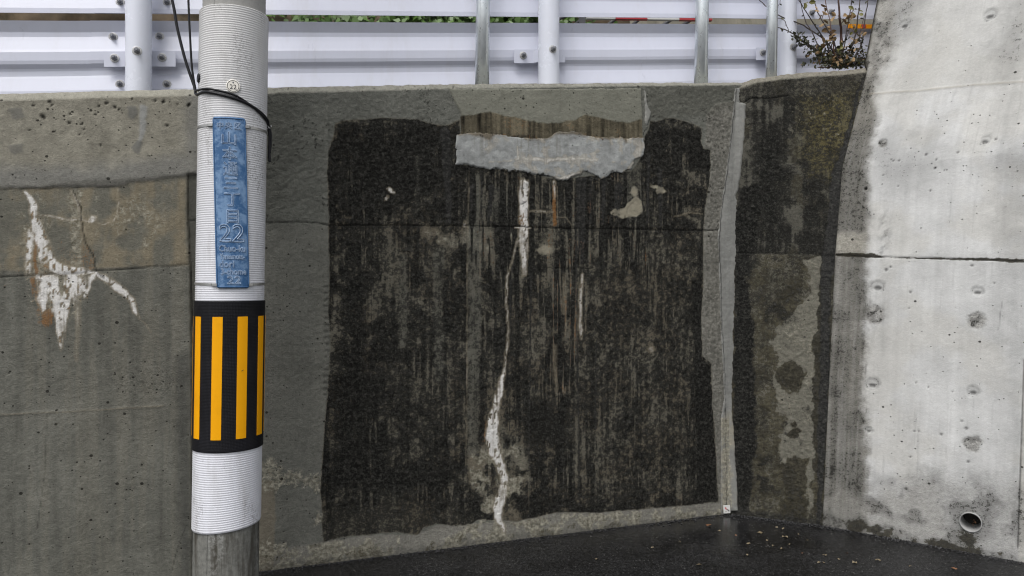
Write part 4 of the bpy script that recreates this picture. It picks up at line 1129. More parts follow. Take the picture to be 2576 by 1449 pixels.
def build_right():
    us = np.concatenate([np.arange(0.012, 1.55, STEP), np.linspace(1.6, 4.5, 40)])
    zb, zt = -0.06, 4.55
    zs = np.concatenate([np.arange(zb, 3.75, STEP), np.linspace(3.8, zt, 20)])
    U, Z = np.meshgrid(us, zs)
    # rounded free edge and side face, then the top
    extra = 6
    sideU = np.repeat(us[:1][None, :], len(zs), 0)
    Uall = np.concatenate([np.repeat(sideU, extra, 1), U], 1)
    Zall = np.concatenate([np.repeat(zs[:, None], extra, 1), Z], 1)
    back = np.zeros_like(Uall); du = np.zeros_like(Uall)
    prof = [(-0.045, 0.70), (-0.045, 0.30), (-0.045, 0.14), (-0.043, 0.06), (-0.030, 0.022), (-0.012, 0.005)]
    for i, (a, b) in enumerate(prof):
        back[:, i] = b; du[:, i] = a
    # below the return wall's top the edge stays square
    lowm = sstep(3.0, 3.12, Zall)
    du *= lowm; back = np.where(lowm > 0.01, back, back)
    Uf = (Uall).reshape(-1); Zf = Zall.reshape(-1)
    L = Layers(WR, Uf + du.reshape(-1), Zf)
    paint_right(L)
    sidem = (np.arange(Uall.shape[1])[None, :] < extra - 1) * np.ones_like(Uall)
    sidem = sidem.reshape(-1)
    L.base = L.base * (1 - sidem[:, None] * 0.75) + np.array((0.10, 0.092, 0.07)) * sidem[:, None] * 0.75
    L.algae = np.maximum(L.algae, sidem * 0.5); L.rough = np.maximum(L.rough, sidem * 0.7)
    L.U = L.U - back.reshape(-1)
    P = WR.pos(Uf + du.reshape(-1), Zf, L.h * (1 - sidem) - back.reshape(-1))
    keep = ((Uf - pu) ** 2 + (Zf - pz) ** 2) > (PIPE_R * 0.92) ** 2
    F = grid_faces(Uall.shape[1], len(zs), keep)
    org = WR.pos(np.array(0.8), np.array(0.0), -0.3)
    o = wall_mesh('tall_retaining_wall', P, F, L, origin=tuple(org))
    return tag(o, 'tall pale new concrete wall with tie-rod scars at the right', 'wall')
wr = build_right()

# drain pipe through the pale wall
pc = Vector(WR.pos(np.array(pu), np.array(pz), 0.0)); nR = Vector((WR.N()[0], WR.N()[1], 0)).normalized()
b = MB()
b.lathe(pc, nR, [(PIPE_R * 0.90, -0.22), (PIPE_R * 0.90, 0.010), (PIPE_R * 0.92, 0.012), (PIPE_R * 0.97, 0.012), (PIPE_R * 0.98, 0.008), (PIPE_R * 0.98, -0.06)], 40)
dp = b.build('drain_pipe', M_PVC, wr, True)
tag(dp, 'round grey plastic drain pipe with a white rim low in the pale wall')
b = MB()
b.lathe(pc, nR, [(0.001, -0.16), (PIPE_R * 0.5, -0.158), (PIPE_R * 0.91, -0.15)], 24)
b.build('pipe_end_disc', M_PIPE_END, dp)  # near-black disc closing the inner end of the pipe
for i in range(9):
    a = random.uniform(0, 6.28); r = PIPE_R * random.uniform(0.1, 0.75)
    side = Vector((-nR.y, nR.x, 0))
    c = pc - nR * random.uniform(0.02, 0.12) + side * (math.cos(a) * r) + Vector((0, 0, -abs(math.sin(a)) * r * 0.9))
    b = MB(); d1 = Vector((random.gauss(0, 1), random.gauss(0, 1), random.gauss(0, 1))).normalized(); d2 = d1.cross(Vector((0.3, 0.5, 0.8))).normalized()
    s = random.uniform(0.006, 0.012)
    b.add([c - d1 * s, c + d2 * s * 0.5 + nR * 0.002, c + d1 * s, c - d2 * s * 0.5], [(0, 1, 2), (0, 2, 3)])
    b.build('leaf_litter', M_LEAFB, dp)

# ------------------------------------------------------------------ utility pole
PX, PY, LEAN = -1.3655, 3.50, 0.0152
RS = 0.1545
TH0 = math.atan2(-PY, -PX)
def axis(z): return PX + LEAN * (z - 0.389)
def cyl(th, r, z): return (axis(z) + r * math.cos(th), PY + r * math.sin(th), z)
def zp(y): return EYE + (CY - y) / FOC * (PY - 0.145)          # front of the pole
def ang(px, y):                                               # image column -> angle round the pole
    cx0 = 590 + (570 - 590) * (y - 20) / 1315.0
    return TH0 + math.asin(max(-1, min(1, (px - cx0) / 87.0)))

pole = empty('utility_pole', (axis(0), PY, 0))
tag(pole, 'concrete utility pole wrapped in a ribbed white sleeve and black-and-yellow band', 'utility pole')
Z_S0, Z_S1 = 0.425, 2.842
def cyl_part(name, prof, mat, parent, n=72, smooth=True, uvs=False, jitter=None):
    vs = []; fs = []
    for i, (r, z) in enumerate(prof):
        for k in range(n):
            th = 2 * math.pi * k / n
            vs.append(cyl(th, r, z))
    for i in range(len(prof) - 1):
        for k in range(n):
            fs.append((i * n + k, i * n + (k + 1) % n, (i + 1) * n + (k + 1) % n, (i + 1) * n + k))
    o = obj(name, vs, fs, mat, parent, smooth)
    if uvs:
        uv = o.data.uv_layers.new(name='UVMap')
        for p in o.data.polygons:
            for li, vi in zip(p.loop_indices, p.vertices):
                k = vi % n; i = vi // n
                kk = k if not (k == 0 and any((v % n) == n - 1 for v in p.vertices)) else n
                uv.data[li].uv = (kk / n * 2 * math.pi * prof[i][0], prof[i][1])
    return o
RP = 0.1475
cyl_part('pole_foot', [(RP + 0.001, -0.05), (RP + 0.001, 0.2), (RP, Z_S0 + 0.05)], M_POLE, pole)
cyl_part('pole_shaft', [(RP, Z_S0 + 0.05), (RP - 0.003, 2.0), (RP - 0.006, 2.9), (RP - 0.014, 4.5), (RP - 0.03, 8.0), (0.001, 8.0)], M_POLETOP, pole)
# sheathed seams on the bare concrete
b = MB(); b.tube([cyl(ang(520, 1380), RP + 0.0005, 0.0), cyl(ang(520, 1380), RP + 0.0005, Z_S0)], 0.003, 6); b.build('mould_seam', M_POLE, pole)
b = MB(); b.tube([cyl(ang(536, 8), RP - 0.0055, 2.84), cyl(ang(536, 8), RP - 0.014, 4.4)], 0.002, 6); b.build('mould_seam', M_POLETOP, pole)
prof = [(RP - 0.002, Z_S0), (RS - 0.001, Z_S0)]
pitch = 0.0104; zc = Z_S0 + 0.004
while zc < Z_S1:
    for q, dr in ((0.0, -0.0011), (0.25, 0.0006), (0.5, 0.0012), (0.75, 0.0006)):
        prof.append((RS + dr, zc + q * pitch))
    zc += pitch
prof += [(RS, Z_S1 + 0.006), (RP - 0.003, Z_S1 + 0.006)]
sl_o = cyl_part('ribbed_sleeve', prof, M_SLEEVE, pole, 96)
zcut = zp(1143)
for v in sl_o.data.vertices:
    if v.co.z < zcut:
        th = math.atan2(v.co.y, v.co.x - LEAN * (v.co.z - 0.389))
        v.co.z += (zcut - v.co.z) / (zcut - Z_S0) * 0.011 * math.cos(th - TH0 - 1.45)
zb0, zb1 = zp(1143) + 0.008, zp(757)
band = cyl_part('reflective_band', [(RS, zb0), (RS + 0.0055, zb0), (RS + 0.0062, zb0 + 0.004), (RS + 0.0055, zb0 + 0.012), (RS + 0.0055, zb1 - 0.012), (RS + 0.0062, zb1 - 0.004), (RS + 0.0055, zb1), (RS, zb1)], M_BANDBLK, pole, 96, True, True)
tag(band, 'black dimpled band with upright yellow stripes')
zy0, zy1 = zp(1106), zp(797)
for i in range(9):
    c = TH0 + math.radians(-59 + 39.6 * i); hw = math.radians(8.3)
    vs = []; fs = []
    n = 8
    for j in range(n + 1):
        th = c - hw + 2 * hw * j / n
        for r, z in ((RS + 0.0050, zy0), (RS + 0.0074, zy0), (RS + 0.0074, zy1), (RS + 0.0050, zy1)): vs.append(cyl(th, r, z))
    for j in range(n):
        for q in range(4): fs.append((j * 4 + q, j * 4 + (q + 1) % 4, (j + 1) * 4 + (q + 1) % 4, (j + 1) * 4 + q))
    fs += [(0, 3, 2, 1), (n * 4, n * 4 + 1, n * 4 + 2, n * 4 + 3)]
    o = obj('stripe', vs, fs, M_YEL, band); fix_normals(o)
b = MB(); th = ang(606, 933)
b.tube([cyl(th - 0.02, RS + 0.0078, zp(935)), cyl(th + 0.035, RS + 0.0078, zp(932))], 0.0012, 5); b.build('scuff_mark', M_BLACK, band)
# small dark plug on the left side of the sleeve
b = MB(); th = ang(503, 188); b.lathe(cyl(th, RS - 0.002, zp(188)), (math.cos(th), math.sin(th), 0), [(0.022, 0), (0.022, 0.006), (0.018, 0.009), (0.001, 0.009)], 18); b.build('rubber_plug', M_BLACK, pole)

# ------------------------------------------------------------------ blue address plate with its straps
plate = empty('address_plate', cyl(ang(580, 510), RS, zp(725)))
tag(plate, 'tall narrow blue enamel address plate with raised lettering strapped to the pole', 'sign')
R_PL = RS + 0.006
def pl_ctr(y): return lin((y - 296) / 429.0, 575.5, 586.0)
def on_plate(px, y, lift=0.0):
    """position on the curved plate; px, y image pixels"""
    cx0 = 590 + (570 - 590) * (y - 20) / 1315.0
    a = (px - cx0) * (PY - 0.145) / FOC * 0.97
    return cyl(TH0 + a / R_PL, R_PL + lift, zp(y))
def grid_plate(xl, xr, y0, y1, lift, nx=14, ny=60, corner=0.0):
    vs = []; uvs = []
    for j in range(ny + 1):
        y = y0 + (y1 - y0) * j / ny
        c = pl_ctr(y); ins = 0
        e = min(y - y0, y1 - y)
        if e < corner: ins = corner - math.sqrt(max(0, corner ** 2 - (corner - e) ** 2))
        for i in range(nx + 1):
            px = c + (xl + ins) + (xr - xl - 2 * ins) * i / nx
            l = lift
            vs.append(on_plate(px, y, l)); uvs.append(((px - c) * 0.0018, -(y - 296) * 0.0018))
    fs = [(j * (nx + 1) + i, (j + 1) * (nx + 1) + i, (j + 1) * (nx + 1) + i + 1, j * (nx + 1) + i + 1) for j in range(ny) for i in range(nx)]
    return vs, fs, uvs
vs, fs, uvs = grid_plate(-41, 41, 296, 725, 0.004, corner=5)
nv = len(vs); nx1 = 15
vs2, _, _ = grid_plate(-41, 41, 296, 725, -0.003, corner=5)
allv = vs + vs2
rim = [i for i in range(nx1)] + [j * nx1 + nx1 - 1 for j in range(1, 61)] + [60 * nx1 + i for i in range(nx1 - 2, -1, -1)] + [j * nx1 for j in range(59, 0, -1)]
for a, c in zip(rim, rim[1:] + rim[:1]): fs.append((a, c, c + nv, a + nv))
po = obj('plate', allv, fs, M_PLATE, plate, True)
fix_normals(po)
uvl = po.data.uv_layers.new(name='UVMap'); alluv = uvs + uvs
for p in po.data.polygons:
    for li, vi in zip(p.loop_indices, p.vertices): uvl.data[li].uv = alluv[vi]
# pressed rim
def rim_pts(ins, y0, y1):
    out = []
    for y in np.linspace(y0, y1, 40): out.append(on_plate(pl_ctr(y) - 41 + ins, y, 0.0048))
    for x in np.linspace(-41 + ins, 41 - ins, 14): out.append(on_plate(pl_ctr(y1) + x, y1, 0.0048))
    for y in np.linspace(y1, y0, 40): out.append(on_plate(pl_ctr(y) + 41 - ins, y, 0.0048))
    for x in np.linspace(41 - ins, -41 + ins, 14): out.append(on_plate(pl_ctr(y0) + x, y0, 0.0048))
    return out
b = MB(); b.tube(rim_pts(2.5, 299, 722), 0.0023, 6); b.build('pressed_rim', M_PLATE, plate, True)

def text_mesh(body, wpx, hpx, outline):
    """glyph geometry in font units, centred on 0,0; returns verts, faces"""
    cu = bpy.data.curves.new('glyphs', 'FONT'); cu.body = body
    cu.size = 1.0; cu.resolution_u = 3
    if outline: cu.fill_mode = 'NONE'; cu.bevel_depth = 0.001; cu.bevel_resolution = 0
    else: cu.fill_mode = 'FRONT'
    o = bpy.data.objects.new('glyphs', cu); link(o)
    dg = bpy.context.evaluated_depsgraph_get(); dg.update()
    me = bpy.data.meshes.new_from_object(o.evaluated_get(dg))
    V = np.array([v.co[:] for v in me.vertices]); F = [tuple(p.vertices) for p in me.polygons]
    bpy.data.objects.remove(o); bpy.data.curves.remove(cu); bpy.data.meshes.remove(me)
    if len(V) == 0: return V, F
    return V, F

def lettering(body, cxo, y, w, h, stroke=1.3, double=True):
    """raised lettering centred at offset cxo from the plate's centre line, at image row y"""
    cu = bpy.data.curves.new('glyphs', 'FONT'); cu.body = body; cu.size = 1.0; cu.resolution_u = 4
    cu.fill_mode = 'NONE' if double else 'FRONT'
    o = bpy.data.objects.new('glyphs', cu); link(o)
    dg = bpy.context.evaluated_depsgraph_get(); dg.update()
    me = bpy.data.meshes.new_from_object(o.evaluated_get(dg))
    V = np.array([v.co[:] for v in me.vertices])
    E = [tuple(e.vertices) for e in me.edges]; F = [tuple(p.vertices) for p in me.polygons]
    bpy.data.objects.remove(o); bpy.data.curves.remove(cu); bpy.data.meshes.remove(me)
    if len(V) == 0: print('no glyphs for', body); return None
    lo, hi = V.min(0), V.max(0)
    X = (V[:, 0] - (lo[0] + hi[0]) / 2) / (hi[0] - lo[0]) * w
    Y = -(V[:, 1] - (lo[1] + hi[1]) / 2) / (hi[1] - lo[1]) * h
    c = pl_ctr(y) + cxo
    mb = MB()
    pts = [Vector(on_plate(c + x, y + yy, 0.0062)) for x, yy in zip(X, Y)]
    if double:
        r = stroke * 0.5 * (PY - 0.145) / FOC
        for a, bb in E:
            if (pts[a] - pts[bb]).length > 1e-6:
                mb.tube([pts[a], pts[bb]], r, 4, False)
    else:
        mb.add(pts, F)
    return mb.build('lettering', M_LETTER, plate, False)

for body, cx0, y, w, h, s in (('中', -21, 317, 15, 17, 1.0), ('央', -1, 317, 17, 17, 1.0), ('区', 20, 317, 16, 17, 1.0),
                              ('山', -1, 349, 33, 32, 1.5), ('本', 0, 387, 34, 33, 1.5), ('通', 1, 425, 34, 33, 1.3), ('三', 1, 461, 32, 27, 1.5), ('丁', 2, 502, 36, 32, 1.5), ('目', 3, 545, 27, 33, 1.5),
                              ('22', 0, 586, 58, 42, 2.2), ('Chuo-ku', 0, 625, 62, 16, 1.0), ('Yamamoto-', 0, 645, 60, 14, 0.9), ('dori', -14, 664, 34, 17, 1.1), ('3-chome', 2, 683, 60, 15, 1.0), ('22', 2, 704, 32, 19, 1.3)):
    lettering(body, cx0, y, w, h, s)
b = MB(); b.tube([on_plate(pl_ctr(609) + x, 609, 0.005) for x in np.linspace(-24, 22, 8)], 0.0013, 5); b.build('lettering', M_LETTER, plate)
# straps
def strap(y, dy, name='strap'):
    vs = []; fs = []
    n = 80
    aL = ang(pl_ctr(y) - 36, y); aR = ang(pl_ctr(y) + 36, y)
    span = 2 * math.pi - (aR - aL)
    for j in range(n + 1):
        th = aR + span * j / n
        zz = zp(y) + dy * math.cos(th - TH0) * -0.008 + 0.004 * 0
        lift = 0.0035 if 2 < j < n - 2 else 0.012
        for r, z in ((RS, zz - 0.0055), (RS + lift, zz - 0.0055), (RS + lift, zz + 0.0055), (RS, zz + 0.0055)): vs.append(cyl(th, r, z))
    for j in range(n):
        for q in range(4): fs.append((j * 4 + q, j * 4 + (q + 1) % 4, (j + 1) * 4 + (q + 1) % 4, (j + 1) * 4 + q))
    return fix_normals(obj(name, vs, fs, M_STEEL, plate))
strap(312, 1); strap(712, 1)

# number disc
disc = empty('number_disc', cyl(ang(586, 216), RS, zp(216)))
tag(disc, 'small round cream tag reading 22 near the top of the pole', 'tag')
th = ang(586, 216); nrm = Vector((math.cos(th), math.sin(th), 0)); sd_ = Vector((-math.sin(th), math.cos(th), 0)); dc = Vector(cyl(th, RS + 0.003, zp(217)))
b = MB(); b.lathe(dc, nrm, [(0.030, -0.006), (0.030, 0.002), (0.028, 0.003), (0.001, 0.003)], 32); b.build('disc', M_DISC, disc)
b = MB(); b.lathe(dc, nrm, [(0.0262, 0.0033), (0.0250, 0.0040), (0.0238, 0.0033)], 32); b.build('ring_line', M_INK, disc)
b = MB(); b.lathe(dc + Vector((0, 0, 0.0165)), nrm, [(0.0038, 0.0030), (0.0034, 0.0045), (0.0005, 0.005)], 12); b.build('rivet', M_BOLT, disc)
def digits(body, h, w, mat, parent, zoff, lift):
    V, F = text_mesh(body, 0, 0, False)
    lo, hi = V.min(0), V.max(0)
    vs = []
    for v in V:
        x = (v[0] - (lo[0] + hi[0]) / 2) / (hi[0] - lo[0]) * w; y = (v[1] - (lo[1] + hi[1]) / 2) / (hi[1] - lo[1]) * h
        vs.append(dc + sd_ * x + Vector((0, 0, y + zoff)) + nrm * lift)
    return obj('numeral', vs, F, mat, parent)
digits('22', 0.021, 0.029, M_INK, disc, -0.004, 0.0042)

# ------------------------------------------------------------------ black cables round the pole
def smooth_path(P, n=12):
    P = [Vector(p) for p in P]; out = []
    for i in range(len(P) - 1):
        p0 = P[max(i - 1, 0)]; p1 = P[i]; p2 = P[i + 1]; p3 = P[min(i + 2, len(P) - 1)]
        for k in range(n):
            t = k / n
            out.append(0.5 * ((2 * p1) + (p2 - p0) * t + (2 * p0 - 5 * p1 + 4 * p2 - p3) * t * t + (3 * p1 - p0 - 3 * p2 + p3) * t ** 3))
    out.append(P[-1]); return out
def wrap(pts, lift=0.007):
    return [cyl(ang(x, y), RS + lift, EYE + (CY - y) / FOC * (PY + RS * math.sin(ang(x, y)))) for x, y in pts]
def cable(name, free, wr_pts, r, label, tail):
    P = [ray(x, y, 3.46) for x, y in free] + wrap(wr_pts, 0.006 + r * 0.2)
    last = Vector(P[-1])
    P += [Vector((last.x + 0.004 + dx, last.y + 0.012, last.z - dz)) for dx, dz in tail]
    b = MB(); b.tube(smooth_path(P, 8), r, 8)
    o = b.build(name, M_BLACK, None, True, origin=tuple(last))
    return tag(o, label, 'cable', 'cables tied round the pole')
cable('cable', [(390, -170), (433, 0), (446, 70), (466, 150), (488, 215)], [(499, 238), (520, 232), (545, 236), (585, 247), (620, 262), (650, 282), (668, 302), (676, 318)], 0.0068,
      'thicker black cable slanting down to the pole and wrapping its front', [(-0.002, 0.05), (-0.004, 0.12), (-0.002, 0.17)])
cable('cable', [(470, -170), (474, 0), (478, 90), (483, 170), (492, 225)], [(500, 228), (522, 224), (550, 228), (585, 238), (612, 254), (640, 276), (662, 298), (675, 316)], 0.0050,
      'thinner black cable dropping straight beside the pole and wrapping its front', [(0.004, 0.03), (0.004, 0.08), (0.000, 0.13)])
b = MB()
kp = Vector(wrap([(676, 318)])[0]) + Vector((0.004, 0, 0))
b.tube([kp + Vector((0.012 * math.cos(a), 0.01 * math.sin(a) - 0.006, 0.008 * math.sin(2 * a) - 0.004)) for a in np.linspace(0, 5.6, 12)], 0.0028, 6)
tag(b.build('cable_tie', M_STEEL, None, True, origin=tuple(kp)), 'thin wire tie knotting the cables at the right of the pole', 'cable tie')

# ------------------------------------------------------------------ guard rail on the upper road
KR, C_POST, C_BEAM = 0.25, 4.86, 5.005
RD = Vector((1, KR, 0)).normalized(); RN = Vector((KR, -1, 0)).normalized()       # along the rail, towards the viewer
def rail(px, py, c):
    q = (px - CX) / FOC; d = c / (1 - KR * q)
    return ray(px, py, d)
eA, eB = rail(0, 54, C_BEAM), rail(1917, 64.5, C_BEAM)
RE = (eB - eA).normalized()
def beam_pt(px):                                    # a point on the lower beam's top edge at an image column
    q = (px - CX) / FOC; d = C_BEAM / (1 - KR * q); x = q * d
    t = (x - eA.x) / (eB.x - eA.x)
    return eA + (eB - eA) * t
HB = 0.440; GAPB = 0.047
PROF = [(0.0, 0.020), (0.050, -0.008), (0.058, -0.012), (0.085, -0.013), (0.165, 0.008), (0.182, 0.013), (0.232, 0.013), (0.252, 0.009), (0.275, -0.010), (0.288, -0.014), (0.318, -0.014), (0.332, -0.010), (0.410, 0.010), (0.440, 0.012)]
guard = empty('guard_rail', rail(1380, 206, C_POST) - Vector((0, 0, 0.5)))
tag(guard, 'white steel guard rail with two corrugated beams above the stained wall', 'guard rail')
def beam(px0, px1, zoff, lift):
    vs = []; fs = []
    ends = [beam_pt(px0), beam_pt(px1)]
    nseg = 10; n = len(PROF)
    for j in range(nseg + 1):
        p = ends[0].lerp(ends[1], j / nseg)
        sag = (fbm(np.array([p.x * 1.7]), np.array([zoff * 9.0]), 2)[0] - 0.5) * 0.004
        for (h, o_) in PROF: vs.append(p + Vector((0, 0, zoff - h + sag)) + RN * (o_ + lift))
        for (h, o_) in reversed(PROF): vs.append(p + Vector((0, 0, zoff - h + sag)) + RN * (o_ + lift - 0.005))
    m = 2 * n
    for j in range(nseg):
        for q in range(m): fs.append((j * m + q, j * m + (q + 1) % m, (j + 1) * m + (q + 1) % m, (j + 1) * m + q))
    fs.append(tuple(range(m))); fs.append(tuple(reversed(range(nseg * m, (nseg + 1) * m))))
    o = obj('beam', vs, fs, M_RAIL, guard)
    fix_normals(o)
    return o
UPZ = HB + GAPB
beam(-1400, 452, 0.0, 0.0); beam(230, 2230, 0.0, 0.0065)
beam(-1400, 470, UPZ, 0.0); beam(240, 2230, UPZ, 0.0065)

def bolt(p, n, r, parent, long=0.03):
    n = Vector(n).normalized()
    b = MB(); b.lathe(p, n, [(r * 0.2, 0.0), (r, 0.0), (r, 0.0035), (r * 0.85, 0.005), (r * 0.5, 0.005)], 20)
    w = b.build('bolt', M_WASHER, parent)
    b = MB()
    b.lathe(Vector(p) + n * 0.004, n, [(r * 0.64, 0.0), (r * 0.64, 0.016), (r * 0.52, 0.019), (r * 0.36, 0.019)], 6)
    b.lathe(Vector(p) + n * 0.020, n, [(r * 0.36, 0.0), (r * 0.36, long - 0.008), (r * 0.28, long - 0.005), (0.0005, long - 0.005)], 12)
    v = MB(); v.v, v.f = b.v, b.f
    if parent.parent is None:
        v.build('nut', M_BOLT, w)
    else:
        v.build('nut', M_BOLT, parent)
    return w
R_POST = 0.0715
def post(px, label_parent=guard):
    p = rail(px, 300, C_POST)
    zb = EYE + (CY - 260) / FOC * p.y - 0.1
    b = MB()
    b.lathe((p.x, p.y, zb), (0, 0, 1), [(R_POST, 0), (R_POST, 1.75), (R_POST * 0.8, 1.79), (0.001, 1.80)], 40)
    return b.build('post', M_POST, guard, True), Vector((p.x, p.y, 0))
for px, by, boff in ((349, 128, 2), (1380.5, 124, 15), (1978, 119, 19)):
    po_, pc_ = post(px)
    q = (px + boff - CX) / FOC
    # bolt through the post, on the side that faces the rail's back
    th = math.atan2(RN.y, RN.x) + 0.10
    pb = Vector((pc_.x + R_POST * math.cos(th), pc_.y + R_POST * math.sin(th), 0))
    pb.z = EYE + (CY - by) / FOC * pb.y
    bolt(pb - Vector((math.cos(th), math.sin(th), 0)) * 0.004, (math.cos(th), math.sin(th), 0), 0.027, guard)
def bracket(px0, px1, ptop, pbot, bolts, bend=None):
    """flat strap bolted to the beam's crest and running behind the post"""
    cc = C_BEAM - 0.050
    a, c = rail(px0, ptop, cc), rail(px1, ptop, cc)
    hh = (pbot - ptop) / FOC * (a.y + c.y) / 2
    b = MB()
    mid = (a + c) / 2 - Vector((0, 0, hh / 2))
    e = (c - a).normalized()
    b.box(mid, e, RN, Vector((0, 0, 1)), (c - a).length / 2, 0.0035, hh / 2)
    o = b.build('bracket', M_RAIL, guard)
    for (x, y) in bolts:
        p = rail(x, y, cc) + RN * 0.0036
        bolt(p, RN, 0.026, o)
    return o
bracket(262, 442, 130, 168, [(289, 147), (408, 145)])
bracket(1293, 1343, 125, 159, [(1316, 140)])
bracket(1405, 1421, 126, 157, [])
bracket(1902, 1945, 120, 151, [(1918, 133)])
# bent lug of the middle bracket
b = MB(); a = rail(1343, 142, C_BEAM - 0.052); c = rail(1358, 140, C_BEAM - 0.085); e = (c - a).normalized()
b.box((a + c) / 2, e, e.cross(Vector((0, 0, 1))), Vector((0, 0, 1)), (c - a).length / 2 + 0.003, 0.0035, 0.043); b.build('bracket', M_RAIL, guard)
for (x, y) in ((285, 93), (402, 92), (302, 212), (420, 212), (303, 6), (421, 6), (2041, 33), (2089, 31)):
    # on the beam's face: look up the corrugation's depth at this height
    p = rail(x, y, C_BEAM); t = beam_pt(x)
    hgt = t.z - p.z
    if hgt < 0: hgt += UPZ
    o_ = np.interp(hgt, [q[0] for q in PROF], [q[1] for q in PROF])
    bolt(rail(x, y, C_BEAM - (o_ + 0.0068) * 1.085), RN, 0.026, guard)
# orange tape with a red square at the far end of the gap
a, c = rail(2134, 66, C_BEAM - 0.06), rail(2196, 67, C_BEAM - 0.06)
b = MB(); b.box((a + c) / 2, (c - a).normalized(), RN, Vector((0, 0, 1)), (c - a).length / 2, 0.003, 0.016); tp = b.build('reflector_tape', M_ORANGE, guard)
m = a.lerp(c, 0.62); b = MB(); b.box(m + RN * 0.003, (c - a).normalized(), RN, Vector((0, 0, 1)), 0.016, 0.002, 0.0145); b.build('red_square', M_RED, tp)

# galvanised pipes standing between the rail and the wall
for px, d, w, lab in ((1214, 4.78, 35.5, 'thick galvanised steel pipe nearest the middle of the wall top, beside the white post'),
                      (1765, 5.16, 33.5, 'galvanised steel pipe standing just left of the inner wall corner'),
                      (1941.5, 5.16, 27.5, 'thinner galvanised steel pipe in front of the last white post by the shrub')):
    r = w / 2 / FOC * d
    x = (px - CX) / FOC * d
    lean = -0.011 if px < 1300 else -0.014
    b = MB(); z0 = EYE + (CY - 230) / FOC * d - 0.15
    zc_ = EYE + (CY - 100) / FOC * d
    def pp(z): return (x - lean * (z - zc_), d, z)
    b.tube([pp(z0), pp(z0 + 0.8), pp(z0 + 1.6)], r, 28)
    o = b.build('steel_pipe', M_GALV, None, True, origin=pp(z0))
    tag(o, lab, 'pipe', 'galvanised pipes along the wall top')

# ------------------------------------------------------------------ upper road and what shows through the slot
def topz(px): 
    u, z = WM.uz(np.array([float(px)]), np.array([float(np.interp(px, [p[0] for p in TOP_PTS], [p[1] for p in TOP_PTS]))])); return float(u[0]), float(z[0])
uA, zA = topz(-900); uB, zB = topz(1860)
PA = Vector(WM.pos(np.array(uA - 3), np.array(0.0), -0.40)); PB = Vector(WM.pos(np.array(uB + 2.5), np.array(0.0), -0.40))
nb = Vector((-K_MAIN, 1, 0)).normalized()
slope = (zB - zA) / (uB - uA)
z1, z2 = zA - 3 * slope - 0.06, zB + 2.5 * slope - 0.06
ur = obj('upper_road', [(PA.x, PA.y, z1), (PB.x, PB.y, z2), (PB.x + nb.x * 7, PB.y + nb.y * 7, z2 + 0.1), (PA.x + nb.x * 7, PA.y + nb.y * 7, z1 + 0.1)], [(0, 1, 2, 3)], M_UPROAD)
tag(ur, 'asphalt of the upper road behind the guard rail', 'road', kind='structure')
# bank of rough stone beyond the road
C_BANK = 9.6
def bank_pt(px, py, c=C_BANK, k=0.36):
    q = (px - CX) / FOC; d = c / (1 - k * q); return ray(px, py, d)
xs = np.arange(-700, 2700, 14); hs = np.linspace(2.2, 7.5, 60)
vs = []
for z in hs:
    for x in xs:
        p = bank_pt(x, 0)
        nn = (fbm(np.array([p.x * 2.2]), np.array([z * 3.0]), 3)[0] - 0.5) * 0.35
        vs.append((p.x + nn * 0.3, p.y - nn + (z - 2.2) * 0.18, z))
bank = obj('hillside', vs, grid_faces(len(xs), len(hs)), M_EARTH, None, True)
tag(bank, 'brown earth and stone bank seen through the slot of the guard rail', 'bank', kind='structure')
# ivy on the bank
b = MB()
rs = random.Random(3)
for i in range(4200):
    px = rs.triangular(690, 1540, 1250) if rs.random() < 0.85 else rs.uniform(640, 1580)
    py = rs.uniform(-60, 90)
    p = bank_pt(px, py, C_BANK - rs.uniform(0.15, 0.55)); p.y += (p.z - 2.2) * 0.18
    s = rs.uniform(0.035, 0.08)
    d1 = Vector((rs.gauss(0, 1), rs.gauss(0, 0.4), rs.gauss(-0.6, 0.6))).normalized(); nn = Vector((rs.gauss(0, 0.4), -1, rs.gauss(0.5, 0.4))).normalized()
    d2 = nn.cross(d1).normalized()
    b.add([p - d1 * s * 0.5, p + d2 * s * 0.6 - d1 * s * 0.1, p + d1 * s, p - d2 * s * 0.6 - d1 * s * 0.1], [(0, 1, 2), (0, 2, 3)])
ivy = b.build('ivy', M_IVY)
tag(ivy, 'green ivy leaves covering the bank behind the guard rail', 'ivy', kind='stuff')
# old concrete wall further right
def slab(px0, px1, c, zlo, zhi, thick, name, mat, label, cat):
    a, e = bank_pt(px0, 0, c), bank_pt(px1, 0, c)
    dirv = Vector((e.x - a.x, e.y - a.y, 0)); n_ = Vector((dirv.y, -dirv.x, 0)).normalized()
    nx_, nz_ = 60, 40; vs = []; 
    for j in range(nz_ + 1):
        for i in range(nx_ + 1):
            t = i / nx_; z = zlo + (zhi - zlo) * j / nz_
            bmp = (fbm(np.array([t * 20.0]), np.array([z * 6.0]), 3)[0] - 0.5) * 0.04
            vs.append((a.x + dirv.x * t + n_.x * bmp, a.y + dirv.y * t + n_.y * bmp, z))
    fs = [tuple(f) for f in grid_faces(nx_ + 1, nz_ + 1)]
    k = len(vs); top = [nz_ * (nx_ + 1) + i for i in range(nx_ + 1)]
    for i in top: vs.append((vs[i][0] - n_.x * thick, vs[i][1] - n_.y * thick, zhi))
    for q in range(nx_): fs.append((top[q], top[q + 1], k + q + 1, k + q))
    return tag(obj(name, vs, fs, mat, None, True, origin=(a.x, a.y, zlo)), label, cat)
slab(1585, 2500, 8.6, 2.6, 6.6, 0.4, 'old_wall', M_OLDCON, 'mossy old concrete wall seen through the slot behind the last white post', 'wall')
